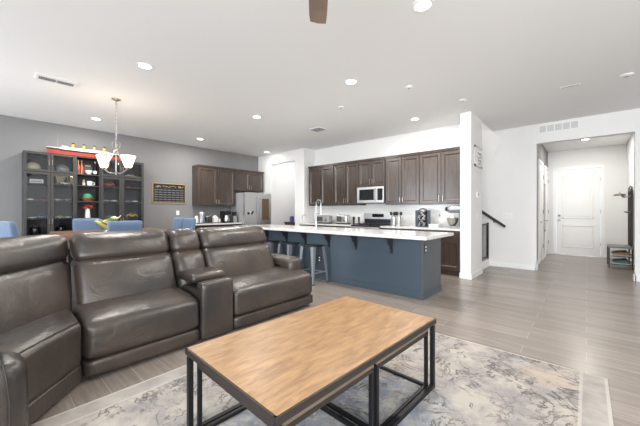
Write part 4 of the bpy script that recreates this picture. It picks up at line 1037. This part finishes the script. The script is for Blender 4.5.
# ---------------------------------------------------------------- chandelier
cx, cy = -5.81, 1.47
CH = thing('chandelier', 'brushed nickel chandelier with two white glass shades over the dining table', 'chandelier', (cx, cy, H))
MB().lathe([(.001, 0), (.065, 0), (.065, -.012), (.03, -.03), (.012, -.04), (.001, -.04)], (cx, cy, H), 24).build('canopy', 'nickel', CH, smooth=True)
q = MB()
zc = H - .03; i = 0
while zc > 2.42:
    r_ = .012; pts = [(cx + (r_ * math.cos(a) if i % 2 == 0 else 0), cy + (0 if i % 2 == 0 else r_ * math.cos(a)), zc - .018 + .02 * math.sin(a)) for a in [2 * PI * k_ / 10 for k_ in range(10)]]
    q.tube(pts, .004, 5, True); zc -= .032; i += 1
q.tube([(cx + .004, cy, H - .03), (cx + .006, cy, 2.7), (cx + .004, cy, 2.36)], .004, 6)
q.build('chain', 'nickel', CH)
MB().lathe([(.001, 1.86), (.008, 1.865), (.012, 1.885), (.006, 1.9), (.008, 1.93), (.009, 2.25), (.03, 2.27), (.03, 2.29), (.014, 2.31), (.018, 2.36), (.01, 2.4), (.001, 2.42)], (cx, cy, 0), 16).build('column', 'nickel', CH, smooth=True)
RX, RYv = math.cos(math.radians(41.6)), math.sin(math.radians(41.6))
for s_ in (-1, 1):
    P = lambda r_, z: (cx + s_ * r_ * RX, cy + s_ * r_ * RYv, z)
    a_ = MB(); a_.tube([P(.015, 2.28), P(.06, 2.18), P(.12, 2.07), P(.17, 1.995), P(.2, 1.975)], .011, 8); a_.tube([P(.2, 1.975), P(.17, 1.95), P(.12, 1.905), P(.06, 1.89), P(.01, 1.9)], .011, 8)
    a_.tube([P(.02, 2.3), P(.06, 2.32), P(.07, 2.38), P(.04, 2.42), P(.01, 2.4)], .005, 6)
    ao = a_.build('arm', 'nickel', CH, smooth=True)
    c0 = P(.2, 0)
    MB().lathe([(.001, 1.955), (.015, 1.955), (.03, 1.975), (.03, 1.99), (.001, 1.99)], (c0[0], c0[1], 0), 16).build('socket_cup', 'nickel', CH, smooth=True)
    MB().lathe([(.04, 1.985), (.05, 1.99), (.075, 2.07), (.1, 2.15), (.112, 2.18), (.109, 2.18), (.096, 2.15), (.07, 2.07), (.04, 1.995)], (c0[0], c0[1], 0), 24).build('lamp_shade', 'frost', CH, smooth=True)
    l = bpy.data.lights.new('chandelier_bulb', 'POINT'); l.energy = 5; l.color = (1, .9, .78); l.shadow_soft_size = .04
    lo = bpy.data.objects.new('chandelier_bulb', l); C.objects.link(lo); lo.location = (c0[0], c0[1], 2.16)

# ---------------------------------------------------------------- ceiling fixtures
DL = None
lights = [(-4.21, 1.38, 'recessed ceiling light between the chandelier and the ceiling vent'), (-7.37, 1.52, 'recessed ceiling light nearest the grey wall above the bookcases'), (-7.42, 3.72, 'recessed ceiling light above the coffee counter end of the grey wall'),
          (-4.85, 3.59, 'recessed ceiling light over the left half of the island'), (-2.52, 3.51, 'recessed ceiling light over the right half of the island'), (-1.1, 2.63, 'large bright recessed ceiling light beside the fan blade'),
          (-2.58, 5.78, 'recessed ceiling light in front of the right kitchen wall cabinets'), (-7.49, 5.93, 'recessed ceiling light in front of the pantry niche')]
def downlight(x, y, z, label, power):
    global DL
    if DL is None:
        t = thing('recessed_light', label, 'ceiling light', (x, y, z), 0, 'recessed ceiling lights'); DL = t
        MB().lathe([(.07, 0), (.095, 0), (.093, -.006), (.07, -.004)], (0, 0, 0), 28).build('trim_ring', 'white_plastic', t, world=False, smooth=True)
        MB().lathe([(.001, -.001), (.071, -.001), (.071, -.003), (.001, -.003)], (0, 0, 0), 28).build('lens', 'bulb', t, world=False)
    else: dup(DL, (x, y, z), None, label)
    l = bpy.data.lights.new('downlight', 'AREA'); l.shape = 'DISK'; l.size = .14; l.energy = power; l.color = (1, .955, .9)
    lo = bpy.data.objects.new('downlight', l); C.objects.link(lo); lo.location = (x, y, z - .012)
for x, y, lb in lights: downlight(x, y, H, lb, 6 if y > 5.9 else 34)
downlight(-7.05, 6.9, H, 'added unseen ceiling light brightening the pantry niche, hidden above its header', 6)  # added lamp, never in view, to brighten the niche walls
downlight(-3.2, 7.4, 5.2, 'added unseen ceiling light brightening the stairwell, out of sight above the stairs', 30)  # added lamp, out of view, so the stairwell is bright behind the gate bars
downlight(-.02, 9.9, 3.04, 'recessed ceiling light in the entry hall before the front door', 30)
def vent(name, lo, hi, label, ax='z', mtl='white_plastic', nslat=10, split=False, group=None):
    c_ = ((lo[0] + hi[0]) / 2, (lo[1] + hi[1]) / 2, (lo[2] + hi[2]) / 2)
    t = thing(name, label, 'vent', c_, 0, group)
    return t
# supply vent with two louvre fields left of the chandelier
t = thing('ceiling_vent', 'white two field ceiling vent at the upper left', 'vent', (-5.6, .68, H), 0, 'ceiling vents')
q = MB(); q.box((-5.72, .48, H - .012), (-5.48, .92, H), .003); q.build('frame', 'white_plastic', t)
for (a, b) in ((.515, .69), (.71, .885)):
    B((-5.68, a, H - .014), (-5.56, b, H - .0125)).build('louvre_field', 'darkgray', t)
    for k_ in range(7): B((-5.685, a + .012 + k_ * .024, H - .017), (-5.555, a + .017 + k_ * .024, H - .012)).build('slat', 'white_plastic', t)
t = thing('ceiling_vent', 'grey square ceiling vent over the island', 'vent', (-4.53, 5.03, H), 0, 'ceiling vents')
B((-4.68, 4.9, H - .012), (-4.38, 5.16, H), .003).build('frame', 'white_plastic', t)
for k_ in range(3):
    q = MB(); e = .12 - k_ * .04
    for s_ in (-1, 1): q.box((-4.53 - e, 5.03 + s_ * e * .85 - .008, H - .022), (-4.53 + e, 5.03 + s_ * e * .85 + .008, H - .01)); q.box((-4.53 + s_ * e - .008, 5.03 - e * .85, H - .022), (-4.53 + s_ * e + .008, 5.03 + e * .85, H - .01))
    q.build('louvre', 'grayp', t)
t = thing('wall_vent', 'pale return vent high on the wall above the hall opening', 'vent', (-.43, RY, 2.98), 0)
B((-.76, RY - .012, 2.91), (-.1, RY, 3.08), .003).build('frame', 'white_plastic', t)
for k_ in range(5): B((-.74 + k_ * .127, RY - .015, 2.93), (-.74 + k_ * .127 + .11, RY - .0115, 3.06)).build('louvre', 'pale', t)
def puck(x, y, r_, label, name='smoke_detector', mtl='ceiling', z=H, cat='detector'):
    t = thing(name, label, cat, (x, y, z), 0, 'small round ceiling devices')
    MB().lathe([(.001, 0), (r_, 0), (r_, -.01), (r_ * .85, -.018), (.001, -.02)], (x, y, z), 20).build('housing', mtl, t, smooth=True)
    MB().lathe([(.001, -.018), (r_ * .3, -.019), (r_ * .25, -.024), (.001, -.024)], (x, y, z), 12).build('sensor', 'grayp', t, smooth=True)
puck(-1.98, 4.23, .055, 'small round white ceiling device beyond the large bright ceiling light')
puck(-3.26, 4.24, .055, 'small round white ceiling device just left of and beyond the island right light')
puck(-1.54, 5.32, .06, 'small round white ceiling device in front of the kitchen end wall')
puck(.41, 5.82, .075, 'round white smoke detector at the upper right edge')
t = thing('ceiling_slot', 'thin dark slot diffuser in the ceiling before the hall opening', 'diffuser', (-.18, 5.78, H))
B((-.30, 5.75, H - .006), (-.06, 5.81, H), .002).build('frame', 'white_plastic', t); B((-.28, 5.765, H - .0075), (-.08, 5.785, H - .0055)).build('slot', 'darkgray', t)
# ceiling fan
fx, fy, fzb = -.985, 1.105, 2.63
t = thing('ceiling_fan', 'brown bladed ceiling fan, one blade tip entering at the top of the photo', 'fan', (fx, fy, H))
MB().lathe([(.001, 0), (.07, 0), (.07, -.03), (.03, -.07), (.001, -.07)], (fx, fy, H), 20).build('canopy', 'iron', t, smooth=True)
MB().cyl((fx, fy, H - .06), (fx, fy, fzb + .1), .013, n=12).build('downrod', 'iron', t, smooth=True)
MB().lathe([(.001, .11), (.06, .11), (.1, .07), (.11, .03), (.1, -.03), (.07, -.06), (.06, -.09), (.001, -.1)], (fx, fy, fzb), 24).build('motor_housing', 'iron', t, smooth=True)
th0 = math.atan2(math.cos(math.radians(41.6)), -math.sin(math.radians(41.6))) + math.radians(1)
for k_ in range(5):
    a = th0 + k_ * 2 * PI / 5; rt = Matrix.Translation((fx, fy, fzb)) @ Matrix.Rotation(a, 4, 'Z') @ Matrix.Rotation(math.radians(8), 4, 'X')
    q = MB(); q.prism([(.18, -.05), (.3, -.062), (.6, -.062), (.68, -.058), (.69, 0), (.68, .056), (.6, .062), (.3, .062), (.18, .05)], -.004, .004, 'z', .0015); q.xf(rt); bo = q.build('blade', 'fanwood', t)
    q = MB(); q.box((.08, -.018, -.008), (.22, .018, -.003)); q.xf(rt); q.build('blade_iron', 'iron', bo)
ch = MB().cyl((fx + .07, fy + .06, fzb - .08), (fx + .07, fy + .06, 2.36), .002, n=6); co = ch.build('pull_chain', 'iron', t)
MB().ball((fx + .07, fy + .06, 2.33), .012, 1, 1, 1.5, 10).build('chain_fob', 'black', co, smooth='all')

# ---------------------------------------------------------------- stair gate, handrail, wall things on the right
t = thing('stair_gate', 'black metal gate with thin bars across the foot of the stairs', 'gate', (-1.715, 7.3, .17))
gx = -1.715
q = MB(); q.box((gx - .012, 6.82, .2), (gx + .012, 7.84, .225)); q.box((gx - .012, 6.82, .95), (gx + .012, 7.84, .98)); q.build('frame', 'black_metal', t)
for y in (6.83, 7.815): B((gx - .018, y - .015, .17), (gx + .018, y + .015, 1.0), .003).build('post', 'black_metal', t)
for k_ in range(7): MB().cyl((gx, 6.95 + k_ * .123, .21), (gx, 6.95 + k_ * .123, .96), .006, n=8).build('bar', 'black_metal', t, smooth=True)
t = thing('handrail', 'dark wooden handrail sloping up the wall beside the stairs', 'handrail', (-1.8, 7.79, 1.2))
MB().bar((-1.36, 7.79, .915), (-4.2, 7.79, 2.95), .045, .055).build('rail', 'darkleg', t)
for k_ in range(3):
    f = .08 + k_ * .35; x, z = -1.36 - 2.84 * f, .915 + 2.035 * f
    MB().tube([(x, 7.79, z - .03), (x, 7.79, z - .07), (x, RY, z - .07)], .009, 6).build('bracket', 'black_metal', t)
t = thing('wall_sign', 'white framed sign with grey script on the kitchen end wall', 'sign', (-1.6, 6.5, 2.1))
X = -1.6; q = MB()
for (a, b, c_, d_) in ((6.22, 6.26, 2.13, 2.53), (6.70, 6.74, 2.13, 2.53), (6.22, 6.74, 2.13, 2.17), (6.22, 6.74, 2.49, 2.53)): q.box((X, a, c_), (X + .025, b, d_), .002)
q.build('frame', 'pale', t); B((X, 6.25, 2.16), (X + .01, 6.71, 2.5)).build('board', 'white', t)
rn = random.Random(11); q = MB()
for (zz, s0, s1, am) in ((2.40, 6.46, 6.68, .03), (2.33, 6.44, 6.69, .035), (2.26, 6.46, 6.68, .025), (2.21, 6.48, 6.66, .012)): q.tube([(X + .013, s0 + (s1 - s0) * i / 18, zz + rn.uniform(-am, am)) for i in range(19)], .005, 5)
q.build('lettering', 'grayp', t)
o = solo(B((X, 6.39, 1.53), (X + .02, 6.52, 1.64), .006), 'thermostat', 'white_plastic', (X, 6.45, 1.53), 'small white thermostat on the kitchen end wall below the sign', 'thermostat', smooth=False); B((X + .02, 6.41, 1.56), (X + .022, 6.49, 1.62), .001).build('display', 'grayp', o)
o = solo(B((X, 6.41, 1.12), (X + .008, 6.49, 1.24), .003), 'light_switch', 'white_plastic', (X, 6.45, 1.12), 'white switch plate on the kitchen end wall', 'switch', smooth=False); B((X + .008, 6.435, 1.15), (X + .012, 6.465, 1.21), .002).build('rocker', 'white', o)
o = solo(B((-1.42, RY - .008, 1.1), (-1.24, RY, 1.22), .003), 'light_switch', 'white_plastic', (-1.33, RY, 1.1), 'wide white switch plate beside the end of the handrail', 'switch', smooth=False)
for k_ in range(3): B((-1.40 + k_ * .055, RY - .012, 1.13), (-1.37 + k_ * .055, RY - .008, 1.19), .002).build('rocker', 'white', o)
# tall mirror on the hall's left wall
t = thing('hall_mirror', 'tall narrow dark mirror on the left wall of the entry hall', 'mirror', (-.86, 10.1, .75))
B((-.87, 9.86, .72), (-.835, 10.3, 2.0), .003).build('frame', 'black', t); B((-.835, 9.9, .76), (-.832, 10.26, 1.96)).build('glass', 'mirror', t)
# hall tree with shoe shelves
t = thing('hall_tree', 'dark metal hall tree bench with shoe shelves by the front door', 'hall tree', (.58, 9.62, 0))
hx0, hx1, hy0, hy1 = .37, .785, 9.28, 9.98
for x in (hx0, hx1 - .055):
    for y in (hy0, hy1 - .025): B((x, y, 0), (x + .025, y + .025, .47 if x == hx0 else .47), .002).build('leg', 'iron', t)
B((hx0 - .005, hy0 - .005, .45), (hx1, hy1 + .005, .485), .004).build('seat', M['hallseat'] if 'hallseat' in M else 'grayp', t)
for z in (.09, .27):
    q = MB()
    for k_ in range(6): q.bar((hx0 + .02 + k_ * .072, hy0, z), (hx0 + .02 + k_ * .072, hy1, z), .012, .012)
    for y in (hy0 + .012, hy1 - .012): q.bar((hx0, y, z), (hx1, y, z), .018, .018)
    q.build('shelf', 'iron', t)
q = MB()
for y in (hy0 + .02, (hy0 + hy1) / 2, hy1 - .02): q.bar((hx1 - .05, y, .48), (hx1 - .05, y, 1.74), .025, .025)
for z in (1.25, 1.6, 1.74): q.bar((hx1 - .05, hy0 + .02, z), (hx1 - .05, hy1 - .02, z), .025, .05)
q.tube([(hx1 - .05, hy0 + .02, 1.74), (hx1 - .05, hy0 + .1, 1.80), (hx1 - .05, (hy0 + hy1) / 2, 1.82), (hx1 - .05, hy1 - .1, 1.80), (hx1 - .05, hy1 - .02, 1.74)], .013, 8); q.build('back_frame', 'iron', t)
for k_ in range(7): B((hx1 - .046, hy0 + .05 + k_ * .09, .49), (hx1 - .036, hy0 + .11 + k_ * .09, 1.73), .002).build('back_slat', 'dark_steel', t)
for y in (hy0 + .1, 9.52, 9.75, hy1 - .1):
    MB().tube([(hx1 - .06, y, 1.6), (hx1 - .13, y, 1.58), (hx1 - .17, y, 1.6), (hx1 - .18, y, 1.65)], .008, 6).build('hook', 'nickel', t, smooth=True)
    MB().tube([(hx1 - .06, y, 1.25), (hx1 - .11, y, 1.235), (hx1 - .13, y, 1.26)], .007, 6).build('hook', 'iron', t, smooth=True)
solo(MB().tube([(.58 + .1 * math.cos(a), 9.86, 1.635 + .03 * math.sin(a)) for a in [PI * k_ / 8 for k_ in range(9)]], .012, 8).tube([(.58, 9.86, 1.665), (.58, 9.86, 1.70), (.6, 9.86, 1.71)], .006, 6).tube([(.48, 9.86, 1.635), (.68, 9.86, 1.635)], .01, 8), 'coat_hanger', 'shoe_tan', (.6, 9.86, 1.6), 'pale coat hanger hung on the upper hook of the hall tree', 'hanger')
# shoes
SP = None
def shoe(x, y, z, mtl, label):
    global SP
    if SP is None:
        t = thing('shoe', label, 'shoe', (x, y, z), 0, 'shoes on the hall tree shelves'); SP = t
        def sh(p):
            f = (p.x + .13) / .26   # 0 toe .. 1 heel
            k_ = 1 if p.z < .03 else (.55 + .6 * f); w_ = .8 + .35 * math.sin(PI * (1 - f) * .8)
            return (p.x, p.y * w_, .018 + (p.z - .018) * k_)
        MB().cushion((-.13, -.042, .015), (.13, .042, .085), .035, (0, 0, .006), sh, 10).build('upper', mtl, t, world=False, smooth='all')
        MB().cushion((-.137, -.044, 0), (.135, .044, .024), .012, n=6, fn=lambda p: (p.x, p.y * (.8 + .35 * math.sin(PI * (1 - (p.x + .13) / .26) * .8)), p.z)).build('sole', 'shoe_white', t, world=False, smooth='all')
        q = MB()
        for k_ in range(4): q.bar((-.05 + k_ * .022, -.022, .068 + k_ * .007), (-.05 + k_ * .022, .022, .068 + k_ * .007), .005, .004)
        q.build('laces', 'grayp', t, world=False)
    else:
        t = dup(SP, (x, y, z), None, label); recolor(t, 'upper', mtl)
    return t
cols = ['shoe_tan', 'shoe_dark', 'shoe_white', 'shoe_dark', 'shoe_green', 'shoe_dark', 'shoe_tan', 'shoe_white']
for lev, z, nmv in ((0, .0965, 'lower'), (1, .2765, 'upper')):
    for k_ in range(6):
        m__ = [['shoe_green', 'shoe_green', 'shoe_dark', 'shoe_dark', 'shoe_white', 'shoe_white'], ['shoe_tan', 'shoe_tan', 'shoe_dark', 'shoe_dark', 'shoe_white', 'shoe_dark']][lev][k_]
        shoe(.57, 9.36 + k_ * .105, z, m__, '%s shoe on the %s shelf of the hall tree, %s' % (m__.split('_')[1] if m__ != 'shoe_green' else 'teal', nmv, ['nearest the viewer', 'second from the near end', 'third from the near end', 'third from the far end', 'second from the far end', 'farthest toward the front door'][k_]))
# entry door mat line: low threshold
struct('trim_5', B((-.67, 11.28, 0), (.3, 11.36, .012)), 'nickel')
